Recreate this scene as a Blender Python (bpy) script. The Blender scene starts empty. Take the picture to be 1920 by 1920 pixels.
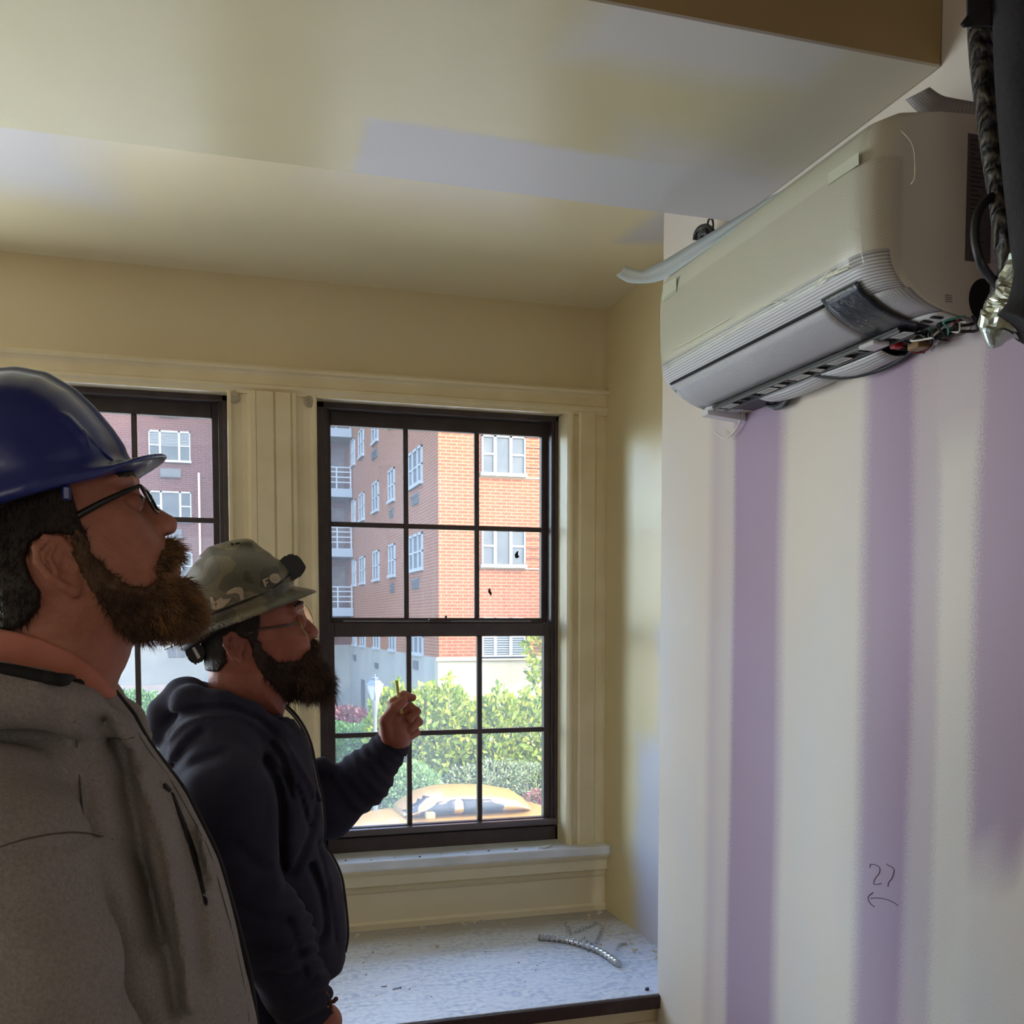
import bpy, bmesh, math, random
import numpy as np
from mathutils import Vector, Matrix, geometry, noise as mnoise
from mathutils.bvhtree import BVHTree

random.seed(7)
rng = np.random.default_rng(7)
scene = bpy.context.scene
COL = scene.collection

# ------------------------------------------------------------------ camera
EYE = 1.60
FPX = 1899.0                      # focal length in pixels of a 1920 frame
YAW, PITCH = math.radians(16.96), math.radians(3.37)
cam_d = bpy.data.cameras.new('camera'); cam = bpy.data.objects.new('camera', cam_d)
COL.objects.link(cam); scene.camera = cam
cam_d.sensor_width = 36.0; cam_d.lens = 36.0 * FPX / 1920.0
cam_d.shift_y = 320.0 / 1920.0    # the photo is the upper part of a taller frame
cam_d.clip_start = 0.05; cam_d.clip_end = 300
cam.location = (0, 0, EYE)
cam.rotation_euler = (math.radians(90) - PITCH, 0, -YAW)

# ------------------------------------------------------------------ sky, sun, lights
w = bpy.data.worlds.new('world'); scene.world = w; w.use_nodes = True
wn = w.node_tree; bg = wn.nodes['Background']
sky = wn.nodes.new('ShaderNodeTexSky')
try:
    sky.sky_type = 'NISHITA'; sky.sun_disc = False
    sky.sun_elevation = math.radians(40); sky.sun_rotation = math.radians(130)
    sky.air_density = 1.0; sky.dust_density = 2.0
except Exception:
    pass
wn.links.new(sky.outputs[0], bg.inputs[0]); bg.inputs[1].default_value = 1.75

SUN_TO = Vector((0.60, -0.50, 0.62)).normalized()
sd = bpy.data.lights.new('sun', 'SUN'); so = bpy.data.objects.new('sun', sd); COL.objects.link(so)
sd.energy = 1.9; sd.angle = math.radians(0.6); sd.color = (1.0, 0.93, 0.80)
so.rotation_euler = SUN_TO.to_track_quat('Z', 'Y').to_euler(); so.location = (20, -20, 30)

def area(name, loc, rot, sx, sy, power, color):
    l = bpy.data.lights.new(name, 'AREA'); o = bpy.data.objects.new(name, l); COL.objects.link(o)
    l.shape = 'RECTANGLE'; l.size = sx; l.size_y = sy; l.energy = power; l.color = color
    o.location = loc; o.rotation_euler = rot
    return o
# added fill lamps out of the frame; left and back walls have no window
area('fill_light_far_left', (-1.50, 3.30, 1.62), (math.radians(-90), 0, 0), 1.0, 1.4, 30, (0.84, 0.93, 1.0))
area('fill_light_left_wall', (-2.85, 0.2, 1.75), (0, math.radians(-90), 0), 1.4, 1.5, 3.5, (0.95, 0.96, 1.0))
area('fill_light_back_wall', (-0.6, -2.3, 1.7), (math.radians(90), 0, 0), 1.6, 1.3, 3.5, (1.0, 0.97, 0.93))

scene.view_settings.view_transform = 'Standard'; scene.view_settings.look = 'None'
scene.view_settings.gamma = 1.0; scene.view_settings.use_curve_mapping = False
scene.view_settings.exposure = 1.28
scene.cycles.max_bounces = 10; scene.cycles.diffuse_bounces = 5; scene.cycles.glossy_bounces = 4
scene.cycles.transmission_bounces = 6; scene.cycles.transparent_max_bounces = 16
scene.cycles.sample_clamp_indirect = 6.0; scene.cycles.caustics_reflective = False; scene.cycles.caustics_refractive = False

# ------------------------------------------------------------------ measuring helper: where a sight line meets a plane
_fw = Vector((math.sin(YAW)*math.cos(PITCH), math.cos(YAW)*math.cos(PITCH), -math.sin(PITCH)))
_rt = Vector((math.cos(YAW), -math.sin(YAW), 0)); _up = _rt.cross(_fw)
def at(u, v, x=None, y=None, z=None):
    d = _fw + _rt*((u-960)/FPX) + _up*((1280-v)/FPX)
    if x is not None: t = x/d.x
    elif y is not None: t = y/d.y
    else: t = (z-EYE)/d.z
    return Vector((0, 0, EYE)) + d*t

# ------------------------------------------------------------------ materials
def lin(c):
    if isinstance(c, str): c = tuple(int(c[i:i+2], 16)/255 for i in (0, 2, 4))
    elif max(c) > 1: c = tuple(v/255 for v in c)
    return tuple(((v+0.055)/1.055)**2.4 if v > 0.04045 else v/12.92 for v in c) + (1.0,)
def newmat(name):
    m = bpy.data.materials.new(name); m.use_nodes = True
    return m, m.node_tree.nodes, m.node_tree.links, m.node_tree.nodes['Principled BSDF']
def N(nt, kind, **kw):
    n = nt.new(kind)
    for k, v in kw.items():
        if k.startswith('i_'): n.inputs[int(k[2:]) if k[2:].isdigit() else k[2:].replace('_', ' ')].default_value = v
        else: setattr(n, k, v)
    return n
def ramp(nt, stops, interp='LINEAR'):
    r = nt.new('ShaderNodeValToRGB'); r.color_ramp.interpolation = interp
    e = r.color_ramp.elements
    e[0].position, e[0].color = stops[0][0], stops[0][1]
    e[1].position, e[1].color = stops[-1][0], stops[-1][1]
    for p_, c_ in stops[1:-1]:
        k = e.new(p_); k.color = c_
    return r
def mat(name, color, rough=0.5, metal=0.0, color2=None, scale=8.0, bump=0.0, bscale=60.0, spec=0.5, stretch=(1, 1, 1), lo=0.35, hi=0.65, **kw):
    """plain surface with optional mottling and fine relief"""
    m, nt, lk, b = newmat(name)
    b.inputs['Base Color'].default_value = lin(color); b.inputs['Roughness'].default_value = rough
    b.inputs['Metallic'].default_value = metal; b.inputs['Specular IOR Level'].default_value = spec
    for k, v in kw.items(): b.inputs[k.replace('_', ' ')].default_value = v
    tc = N(nt, 'ShaderNodeTexCoord'); mp = N(nt, 'ShaderNodeMapping'); mp.inputs[3].default_value = stretch
    lk.new(tc.outputs['Object'], mp.inputs[0])
    if color2:
        n = N(nt, 'ShaderNodeTexNoise'); n.inputs['Scale'].default_value = scale; n.inputs['Detail'].default_value = 4
        lk.new(mp.outputs[0], n.inputs[0])
        r = ramp(nt, [(lo, lin(color)), (hi, lin(color2))]); lk.new(n.outputs[0], r.inputs[0]); lk.new(r.outputs[0], b.inputs['Base Color'])
    if bump:
        n2 = N(nt, 'ShaderNodeTexNoise'); n2.inputs['Scale'].default_value = bscale; n2.inputs['Detail'].default_value = 3
        lk.new(mp.outputs[0], n2.inputs[0])
        bp = N(nt, 'ShaderNodeBump'); bp.inputs['Strength'].default_value = bump; bp.inputs['Distance'].default_value = 0.004
        lk.new(n2.outputs[0], bp.inputs['Height']); lk.new(bp.outputs[0], b.inputs['Normal'])
    return m

# ------------------------------------------------------------------ mesh helpers
def link(name, me, m=None, parent=None, smooth=False):
    o = bpy.data.objects.new(name, me); COL.objects.link(o)
    if m is not None:
        for mm in (m if isinstance(m, (list, tuple)) else [m]): me.materials.append(mm)
    if parent is not None: o.parent = parent
    if smooth: me.shade_smooth()
    return o
def mesh(name, verts, faces, m=None, parent=None, smooth=False):
    me = bpy.data.meshes.new(name); me.from_pydata([tuple(v) for v in verts], [], [tuple(f) for f in faces]); me.update()
    return link(name, me, m, parent, smooth)
def obj(name, bm, m=None, parent=None, smooth=False):
    bmesh.ops.recalc_face_normals(bm, faces=bm.faces)
    me = bpy.data.meshes.new(name); bm.to_mesh(me); bm.free()
    return link(name, me, m, parent, smooth)
def tag(o, label=None, cat=None, group=None, kind=None):
    if label: o['label'] = label
    if cat: o['category'] = cat
    if group: o['group'] = group
    if kind: o['kind'] = kind
    return o
def empty(name, loc=(0, 0, 0)):
    """an Empty at the base of a thing; its children are modelled in world coordinates"""
    o = bpy.data.objects.new(name, None); COL.objects.link(o); o.location = loc; o.empty_display_size = 0.1
    return o
def settle(root):
    """children were modelled in world coordinates: keep them there under the moved Empty"""
    inv = Matrix.Translation(root.location).inverted()
    for ch in root.children: ch.matrix_parent_inverse = inv
def add_box(bm, x0, x1, y0, y1, z0, z1, bev=0.0, seg=1):
    t = bmesh.new()
    bmesh.ops.create_cube(t, size=1.0)
    bmesh.ops.scale(t, vec=(abs(x1-x0), abs(y1-y0), abs(z1-z0)), verts=t.verts)
    bmesh.ops.translate(t, vec=((x0+x1)/2, (y0+y1)/2, (z0+z1)/2), verts=t.verts)
    if bev: bmesh.ops.bevel(t, geom=t.edges[:], offset=bev, segments=seg, affect='EDGES', profile=0.6)
    join(bm, t)
def join(bm, t, mtx=None):
    if mtx is not None: bmesh.ops.transform(t, matrix=mtx, verts=t.verts)
    vm = {v: bm.verts.new(v.co) for v in t.verts}
    for f in t.faces:
        try:
            nf = bm.faces.new([vm[v] for v in f.verts]); nf.smooth = f.smooth; nf.material_index = f.material_index
        except ValueError: pass
    t.free()
def box(name, x0, x1, y0, y1, z0, z1, m, parent=None, bev=0.0, seg=1):
    bm = bmesh.new(); add_box(bm, x0, x1, y0, y1, z0, z1, bev, seg); return obj(name, bm, m, parent)
def struct(o): o['kind'] = 'structure'; return o
def add_prism(bm, poly, axis, a, b):
    """poly: 2D outline in the two other axes (x,z) for axis y, (y,z) for axis x, (x,y) for axis z"""
    def P3(p, t):
        return {'y': (p[0], t, p[1]), 'x': (t, p[0], p[1]), 'z': (p[0], p[1], t)}[axis]
    va = [bm.verts.new(P3(p, a)) for p in poly]; vb = [bm.verts.new(P3(p, b)) for p in poly]
    n = len(poly)
    for i in range(n):
        j = (i+1) % n; bm.faces.new((va[i], va[j], vb[j], vb[i]))
    bm.faces.new(va[::-1]); bm.faces.new(vb)
def add_tube(bm, pts, r, seg=10, caps=True, smooth=True, closed=False):
    pts = [Vector(p) for p in pts]; n = len(pts)
    rad = r if isinstance(r, (list, tuple)) else [r]*n
    up = None; rings = []
    for i, p in enumerate(pts):
        if closed: t = pts[(i+1) % n]-pts[i-1]
        else: t = pts[min(i+1, n-1)]-pts[max(i-1, 0)]
        t.normalize()
        if up is None:
            up = t.orthogonal().normalized()
        up = (up - t*up.dot(t))
        up = up.normalized() if up.length > 1e-6 else t.orthogonal().normalized()
        s = t.cross(up)
        rings.append([bm.verts.new(p + (up*math.cos(a)+s*math.sin(a))*rad[i]) for a in [2*math.pi*k/seg for k in range(seg)]])
    for i in range(n if closed else n-1):
        A, B = rings[i], rings[(i+1) % n]
        for k in range(seg):
            f = bm.faces.new((A[k], A[(k+1) % seg], B[(k+1) % seg], B[k])); f.smooth = smooth
    if caps and not closed:
        bm.faces.new(rings[0][::-1]); bm.faces.new(rings[-1])
def tube(name, pts, r, m, parent=None, seg=10, closed=False):
    bm = bmesh.new(); add_tube(bm, pts, r, seg, closed=closed); return obj(name, bm, m, parent)
def spline(pts, n=8):
    """Catmull-Rom through the points"""
    pts = [Vector(p) for p in pts]; out = []
    for i in range(len(pts)-1):
        p0 = pts[max(i-1, 0)]; p1 = pts[i]; p2 = pts[i+1]; p3 = pts[min(i+2, len(pts)-1)]
        for k in range(n):
            t = k/n
            out.append(0.5*((2*p1)+(p2-p0)*t+(2*p0-5*p1+4*p2-p3)*t*t+(-p0+3*p1-3*p2+p3)*t**3))
    out.append(pts[-1]); return out
def add_lathe(bm, prof, c=(0, 0), seg=20, smooth=True):
    """prof: (radius, z) pairs round the vertical through c"""
    rings = []
    for r, z in prof:
        rings.append([bm.verts.new((c[0]+r*math.cos(2*math.pi*k/seg), c[1]+r*math.sin(2*math.pi*k/seg), z)) for k in range(seg)] if r > 1e-6 else [bm.verts.new((c[0], c[1], z))])
    for A, B in zip(rings, rings[1:]):
        for k in range(seg):
            a0, a1 = A[k % len(A)], A[(k+1) % len(A)]; b0, b1 = B[k % len(B)], B[(k+1) % len(B)]
            vs = []
            for v in (a0, a1, b1, b0):
                if v not in vs: vs.append(v)
            if len(vs) > 2:
                f = bm.faces.new(vs); f.smooth = smooth

# ------------------------------------------------------------------ implicit surfaces, for bodies and cloth
class Field:
    def __init__(s, lo, hi, h):
        s.lo = np.array(lo, float); s.h = h
        n = [int(math.ceil((hi[i]-lo[i])/h))+1 for i in range(3)]
        ax = [s.lo[i]+h*np.arange(n[i]) for i in range(3)]
        s.X, s.Y, s.Z = np.meshgrid(*ax, indexing='ij', sparse=True); s.n = n
        s.f = np.full(n, 10.0)
    def ell(s, c, r, rot=None):
        dx, dy, dz = s.X-c[0], s.Y-c[1], s.Z-c[2]
        if rot is not None:
            R = np.array(rot.to_3x3().transposed()) if not isinstance(rot, np.ndarray) else rot
            dx, dy, dz = R[0, 0]*dx+R[0, 1]*dy+R[0, 2]*dz, R[1, 0]*dx+R[1, 1]*dy+R[1, 2]*dz, R[2, 0]*dx+R[2, 1]*dy+R[2, 2]*dz
        k0 = np.sqrt((dx/r[0])**2+(dy/r[1])**2+(dz/r[2])**2)
        k1 = np.sqrt((dx/r[0]**2)**2+(dy/r[1]**2)**2+(dz/r[2]**2)**2)+1e-9
        return k0*(k0-1)/k1
    def cap(s, a, b, ra, rb):
        a = np.array(a, float); b = np.array(b, float); ba = b-a; L = (ba*ba).sum()+1e-12
        t = np.clip(((s.X-a[0])*ba[0]+(s.Y-a[1])*ba[1]+(s.Z-a[2])*ba[2])/L, 0, 1)
        return np.sqrt((s.X-a[0]-t*ba[0])**2+(s.Y-a[1]-t*ba[1])**2+(s.Z-a[2]-t*ba[2])**2)-(ra+(rb-ra)*t)
    def chain(s, pts, rad, k=0.01):
        f = None
        for i in range(len(pts)-1):
            g = s.cap(pts[i], pts[i+1], rad[i], rad[i+1])
            f = g if f is None else smin(f, g, k)
        return f
    def profile(s, poly, yc, R, W, shear=0.0):
        """a body whose outline in the x-z plane is poly, R deep rounding, W half width (number or array over x,z)"""
        d2 = poly2(s.X[:, 0, :], s.Z[:, 0, :], poly)[:, None, :]
        d = np.minimum(-d2, R)
        return np.sqrt((R-d)**2+((s.Y-yc)*R/W)**2)-R
    def mesh(s, name, m, parent=None, f=None, rot=None, relax=1):
        v, q = nets(s.f if f is None else f, s.lo, s.h)
        me = bpy.data.meshes.new(name)
        me.vertices.add(len(v)); me.vertices.foreach_set('co', v.astype(np.float32).ravel())
        me.loops.add(len(q)*4); me.loops.foreach_set('vertex_index', q.astype(np.int32).ravel())
        me.polygons.add(len(q)); me.polygons.foreach_set('loop_start', np.arange(len(q), dtype=np.int32)*4)
        me.update(calc_edges=True); me.validate()
        return link(name, me, m, parent, True)
def smin(a, b, k):
    h = np.clip(0.5+0.5*(b-a)/k, 0, 1); return b*(1-h)+a*h-k*h*(1-h)
def smax(a, b, k): return -smin(-a, -b, k)
def poly2(X, Z, poly):
    X, Z = np.broadcast_arrays(X, Z); d = np.full(X.shape, 1e9); ins = np.zeros(X.shape, bool); n = len(poly)
    for i in range(n):
        ax, az = poly[i]; bx, bz = poly[(i+1) % n]
        ex, ez = bx-ax, bz-az; t = np.clip(((X-ax)*ex+(Z-az)*ez)/(ex*ex+ez*ez+1e-12), 0, 1)
        d = np.minimum(d, (X-ax-t*ex)**2+(Z-az-t*ez)**2)
        c = ((az > Z) != (bz > Z)) & (X < (bx-ax)*(Z-az)/((bz-az) if abs(bz-az) > 1e-12 else 1e-12)+ax)
        ins ^= c
    d = np.sqrt(d); return np.where(ins, -d, d)
def line2(X, Z, pts):
    d = None
    for (ax, az), (bx, bz) in zip(pts, pts[1:]):
        ex, ez = bx-ax, bz-az; t = np.clip(((X-ax)*ex+(Z-az)*ez)/(ex*ex+ez*ez+1e-12), 0, 1)
        g = (X-ax-t*ex)**2+(Z-az-t*ez)**2; d = g if d is None else np.minimum(d, g)
    return np.sqrt(d)
def nets(F, lo, h):
    neg = F < 0; n = F.shape
    c = [slice(0, -1), slice(1, None)]
    corners = [(i, j, k) for i in (0, 1) for j in (0, 1) for k in (0, 1)]
    cnt = sum(neg[c[i], c[j], c[k]].astype(np.int8) for i, j, k in corners)
    act = (cnt > 0) & (cnt < 8); idx = np.full(act.shape, -1, np.int64); I = np.argwhere(act); idx[act] = np.arange(len(I))
    acc = np.zeros((len(I), 3)); num = np.zeros(len(I))
    val = {q: F[I[:, 0]+q[0], I[:, 1]+q[1], I[:, 2]+q[2]] for q in corners}
    for a in corners:
        for ax in range(3):
            if a[ax] == 0:
                b = list(a); b[ax] = 1; b = tuple(b); fa, fb = val[a], val[b]
                m = (fa < 0) != (fb < 0); t = np.where(m, fa/np.where(fa-fb == 0, 1, fa-fb), 0)
                p = np.tile(np.array(a, float), (len(I), 1)); p[:, ax] += t
                acc += p*m[:, None]; num += m
    V = lo+h*(I+acc/num[:, None]); Q = []
    for ax in range(3):
        a1, a2 = (ax+1) % 3, (ax+2) % 3
        sl0 = [slice(None)]*3; sl1 = [slice(None)]*3
        sl0[ax] = slice(0, -1); sl1[ax] = slice(1, None)
        cr = neg[tuple(sl0)] != neg[tuple(sl1)]
        E = np.argwhere(cr); E = E[(E[:, a1] > 0) & (E[:, a2] > 0) & (E[:, a1] < n[a1]-1) & (E[:, a2] < n[a2]-1)]
        o1 = np.zeros(3, int); o1[a1] = 1; o2 = np.zeros(3, int); o2[a2] = 1
        g = lambda e: idx[e[:, 0], e[:, 1], e[:, 2]]
        q = np.stack([g(E-o1-o2), g(E-o2), g(E), g(E-o1)], 1)
        s_ = neg[E[:, 0], E[:, 1], E[:, 2]]
        q[~s_] = q[~s_][:, ::-1]; Q.append(q)
    return V, np.concatenate(Q)
def smooth_obj(o, it=1, fac=0.5):
    bm = bmesh.new(); bm.from_mesh(o.data)
    for _ in range(it): bmesh.ops.smooth_vert(bm, verts=bm.verts, factor=fac, use_axis_x=True, use_axis_y=True, use_axis_z=True)
    bm.to_mesh(o.data); bm.free(); o.data.shade_smooth(); return o
def decal(name, poly, bvh, m, parent, y_from, off=0.0012, step=0.004, direction=(0, 1, 0)):
    """a thin patch with the x-z outline poly laid onto a surface met from y_from"""
    xs = [p[0] for p in poly]; zs = [p[1] for p in poly]; vs = [Vector(p) for p in poly]
    n0 = len(vs); pa = np.array(poly)
    gx, gz = np.meshgrid(np.arange(min(xs), max(xs), step), np.arange(min(zs), max(zs), step))
    dd = poly2(gx, gz, poly)
    for x, z, d in zip(gx.ravel(), gz.ravel(), dd.ravel()):
        if d < -step*0.4: vs.append(Vector((x, z)))
    r = geometry.delaunay_2d_cdt(vs, [], [list(range(n0))], 1, 1e-6)
    D = Vector(direction); out = []
    for v in r[0]:
        hit = bvh.ray_cast(Vector((v.x, y_from, v.y)), D)
        if hit[0] is None: hit = bvh.find_nearest(Vector((v.x, y_from+0.1*D.y, v.y)))
        nn = hit[1] if hit[1].dot(D) < 0 else -hit[1]
        out.append(hit[0]+nn*off)
    o = mesh(name, out, r[2], m, parent, True)
    md = o.modifiers.new('t', 'SOLIDIFY'); md.thickness = 0.0008; md.offset = 0
    return o
def onto(bvh, u, v, off=0.0, y=1.2):
    """the point of a surface met by the sight line through u,v"""
    p = at(u, v, y=y); o_ = Vector((0, 0, EYE)); d = (p-o_).normalized(); hit = bvh.ray_cast(o_, d)
    return (hit[0]-d*off) if hit[0] is not None else p
def bvh_of(o):
    return BVHTree.FromPolygons([v.co.copy() for v in o.data.vertices], [tuple(p.vertices) for p in o.data.polygons])

# ================================================================== THE ROOM
XW = 1.20          # face of the drywalled wall that carries the unit
XR = 1.372         # face of the alcove's side wall
YC = 2.54          # outer corner where the drywall ends and the alcove starts
YW = 3.36          # window wall
ZS = 2.53          # underside of the beam
ZA = 2.694         # alcove ceiling
ZM = 2.86          # main ceiling
XL, YB = -3.0, -2.4

def paint(name, base, patch, rough, masks, noise_scale=1.6, bump=0.08):
    m, nt, lk, b = newmat(name)
    return m, nt, lk, b

# purple drywall with vertical bands of joint compound
m_dry, nt, lk, b = newmat('purple_drywall_with_compound')
b.inputs['Roughness'].default_value = 0.75; b.inputs['Specular IOR Level'].default_value = 0.3
geo = N(nt, 'ShaderNodeNewGeometry'); sep = N(nt, 'ShaderNodeSeparateXYZ'); lk.new(geo.outputs['Position'], sep.inputs[0])
def math_(nt, lk, op, a, b_=None, c=None):
    n = nt.new('ShaderNodeMath'); n.operation = op
    for i, v in enumerate((a, b_, c)):
        if v is None: continue
        if isinstance(v, (int, float)): n.inputs[i].default_value = v
        else: lk.new(v, n.inputs[i])
    return n.outputs[0]
def vnoise(nt, lk, vec, scale, detail=3, out=0):
    n = nt.new('ShaderNodeTexNoise'); n.inputs['Scale'].default_value = scale; n.inputs['Detail'].default_value = detail
    lk.new(vec, n.inputs[0]); return n.outputs[out]
mp = N(nt, 'ShaderNodeMapping'); mp.inputs[3].default_value = (1, 1, 0.28); lk.new(geo.outputs['Position'], mp.inputs[0])
n_lo = vnoise(nt, lk, mp.outputs[0], 2.2, 2); n_hi = vnoise(nt, lk, geo.outputs['Position'], 260, 2)
yy = math_(nt, lk, 'ADD', sep.outputs[1], math_(nt, lk, 'MULTIPLY', math_(nt, lk, 'SUBTRACT', n_lo, 0.5), 0.08))
yy = math_(nt, lk, 'ADD', yy, math_(nt, lk, 'MULTIPLY', math_(nt, lk, 'SUBTRACT', n_hi, 0.5), 0.05))
def yof(u, v=1300): return at(u, v, x=XW).y
y_lo, y_hi = 0.7, 2.54
def yp(u): return min(1, max(0, (yof(u)-y_lo)/(y_hi-y_lo)))
tt = math_(nt, lk, 'DIVIDE', math_(nt, lk, 'SUBTRACT', yy, y_lo), y_hi-y_lo)
Wc, Pc = (0, 0, 0, 1), (1, 1, 1, 1)
g = lambda v: (v, v, v, 1)
stops = [(1240, .03), (1318, .03), (1332, .42), (1350, .25), (1364, .25), (1372, .95), (1452, .92), (1476, .06), (1600, .03), (1622, .85), (1690, 1.0), (1708, .55), (1742, .50), (1758, .10), (1812, .12), (1835, .85), (1905, .9)]
st = sorted([(yp(u), g(v)) for u, v in stops]); r = ramp(nt, [(0, g(.35))]+st)
lk.new(tt, r.inputs[0])
# the band furthest right is filled only in patches up the wall
mpb = N(nt, 'ShaderNodeMapping'); mpb.inputs[3].default_value = (1, 1.6, 0.8); lk.new(geo.outputs['Position'], mpb.inputs[0])
n_b = vnoise(nt, lk, mpb.outputs[0], 2.6, 2)
cx, cz = at(1880, 1700, x=XW).y, at(1880, 1700, x=XW).z
dy = math_(nt, lk, 'DIVIDE', math_(nt, lk, 'SUBTRACT', yy, 1.12), 0.34)
dz = math_(nt, lk, 'DIVIDE', math_(nt, lk, 'SUBTRACT', sep.outputs[2], 0.92), 0.46)
blob = math_(nt, lk, 'ADD', math_(nt, lk, 'MULTIPLY', dy, dy), math_(nt, lk, 'MULTIPLY', dz, dz))
blob = math_(nt, lk, 'ADD', blob, math_(nt, lk, 'MULTIPLY', math_(nt, lk, 'SUBTRACT', n_b, 0.5), 1.6))
rb = ramp(nt, [(0.75, g(.15)), (1.15, g(1.0))]); lk.new(blob, rb.inputs[0])
rt_ = ramp(nt, [(0.0, g(0.0)), (1, g(1))])
# above 1.95 m the compound fades to bare board
hz = math_(nt, lk, 'ADD', sep.outputs[2], math_(nt, lk, 'MULTIPLY', n_b, 0.35))
rz = ramp(nt, [(0.0, g(0.0)), (1, g(1.0))]); 
mz = nt.new('ShaderNodeMapRange'); mz.inputs[1].default_value = 2.0; mz.inputs[2].default_value = 2.12; lk.new(hz, mz.inputs[0])
near = nt.new('ShaderNodeMapRange'); near.inputs[1].default_value = yof(1700); near.inputs[2].default_value = yof(1740); lk.new(yy, near.inputs[0])
up_ = math_(nt, lk, 'MULTIPLY', math_(nt, lk, 'MULTIPLY', mz.outputs[0], near.outputs[0]), 0.45)
top = nt.new('ShaderNodeMapRange'); top.inputs[1].default_value = 2.40; top.inputs[2].default_value = 2.34; lk.new(sep.outputs[2], top.inputs[0])
r_top = math_(nt, lk, 'MAXIMUM', top.outputs[0], math_(nt, lk, 'LESS_THAN', yy, 1.36))
pur = math_(nt, lk, 'MULTIPLY', r_top, math_(nt, lk, 'MINIMUM', math_(nt, lk, 'MAXIMUM', math_(nt, lk, 'MULTIPLY', r.outputs[0], rb.outputs[0]), up_), 1.0))
mixc = N(nt, 'ShaderNodeMix', data_type='RGBA'); lk.new(pur, mixc.inputs[0])
comp = ramp(nt, [(0.3, lin((214, 210, 204))), (0.7, lin((220, 210, 196)))]); lk.new(n_b, comp.inputs[0])
purc = ramp(nt, [(0.3, lin((166, 146, 172))), (0.7, lin((164, 142, 162)))]); lk.new(n_b, purc.inputs[0])
lk.new(comp.outputs[0], mixc.inputs[6]); lk.new(purc.outputs[0], mixc.inputs[7]); lk.new(mixc.outputs[2], b.inputs['Base Color'])
bp = N(nt, 'ShaderNodeBump'); bp.inputs['Strength'].default_value = 0.15; bp.inputs['Distance'].default_value = 0.002
lk.new(math_(nt, lk, 'ADD', n_hi, n_lo), bp.inputs['Height']); lk.new(bp.outputs[0], b.inputs['Normal'])

# glossy cream paint with primer patches; the patches are soft rounded rectangles in x,y (ceilings) or y,z (side wall)
def patched(name, base, patch, rects, axes=(0, 1), rough=0.34, wob=0.10, soft=0.03, spec=0.5, prough=None, nsc=5.0):
    m, nt, lk, b = newmat(name)
    b.inputs['Specular IOR Level'].default_value = spec
    geo = N(nt, 'ShaderNodeNewGeometry'); sep = N(nt, 'ShaderNodeSeparateXYZ'); lk.new(geo.outputs['Position'], sep.inputs[0])
    n1 = vnoise(nt, lk, geo.outputs['Position'], nsc, 3); n2 = vnoise(nt, lk, geo.outputs['Position'], nsc*0.3, 3)
    wv = math_(nt, lk, 'MULTIPLY', math_(nt, lk, 'SUBTRACT', n1, 0.5), wob)
    A, B = sep.outputs[axes[0]], sep.outputs[axes[1]]
    tot = None
    for (a0, a1, b0, b1, amt, sft) in rects:
        da = math_(nt, lk, 'SUBTRACT', math_(nt, lk, 'ABSOLUTE', math_(nt, lk, 'SUBTRACT', A, (a0+a1)/2)), (a1-a0)/2)
        db = math_(nt, lk, 'SUBTRACT', math_(nt, lk, 'ABSOLUTE', math_(nt, lk, 'SUBTRACT', B, (b0+b1)/2)), (b1-b0)/2)
        d = math_(nt, lk, 'ADD', math_(nt, lk, 'MAXIMUM', da, db), wv)
        mr = nt.new('ShaderNodeMapRange'); mr.inputs[1].default_value = sft; mr.inputs[2].default_value = -sft; mr.inputs[4].default_value = amt
        lk.new(d, mr.inputs[0]); tot = mr.outputs[0] if tot is None else math_(nt, lk, 'MAXIMUM', tot, mr.outputs[0])
    mixc = N(nt, 'ShaderNodeMix', data_type='RGBA')
    if tot is not None: lk.new(tot, mixc.inputs[0])
    else: mixc.inputs[0].default_value = 0
    br = ramp(nt, [(0.3, lin(base)), (0.75, lin(tuple(min(255, c*0.95) for c in base)))]); lk.new(n2, br.inputs[0])
    lk.new(br.outputs[0], mixc.inputs[6]); mixc.inputs[7].default_value = lin(patch); lk.new(mixc.outputs[2], b.inputs['Base Color'])
    rr = math_(nt, lk, 'ADD', rough, math_(nt, lk, 'MULTIPLY', tot, (prough or rough+0.15)-rough)) if tot is not None else None
    if rr is not None: lk.new(rr, b.inputs['Roughness'])
    else: b.inputs['Roughness'].default_value = rough
    n3 = vnoise(nt, lk, geo.outputs['Position'], 14, 4)
    bp = N(nt, 'ShaderNodeBump'); bp.inputs['Strength'].default_value = 0.25; bp.inputs['Distance'].default_value = 0.004
    lk.new(n3, bp.inputs['Height']); lk.new(bp.outputs[0], b.inputs['Normal'])
    return m
CREAM = (206, 190, 146)
PRIMER = (196, 194, 196)
def cxy(u, v, z): 
    p = at(u, v, z=z); return p.x, p.y
# underside of the beam
m_soffit = patched('cream_gloss_soffit', (200, 190, 152), PRIMER, [
    (0.31, 1.3, 1.92, 2.2, .95, .012), (0.80, 1.3, 1.82, 2.2, .7, .07), (0.58, 1.05, 1.34, 1.62, .75, .05), (0.98, 1.3, 1.3, 2.0, .5, .12)], rough=0.30, wob=.05, spec=.14)
m_alc = patched('cream_gloss_alcove_ceiling', (222, 210, 174), PRIMER, [(-1.6, -0.22, 2.0, 2.9, .85, .1), (0.3, 0.75, 2.1, 2.6, .35, .2), (1.18, 1.42, 2.1, 2.75, .9, .03)], rough=0.30, wob=.12, spec=.17)
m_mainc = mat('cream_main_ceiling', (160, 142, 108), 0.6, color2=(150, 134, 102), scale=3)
m_wallw = patched('cream_window_wall', (214, 198, 160), PRIMER, [(-9, -8, 0, 1, 0, .1)], axes=(0, 2), rough=0.45)
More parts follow.
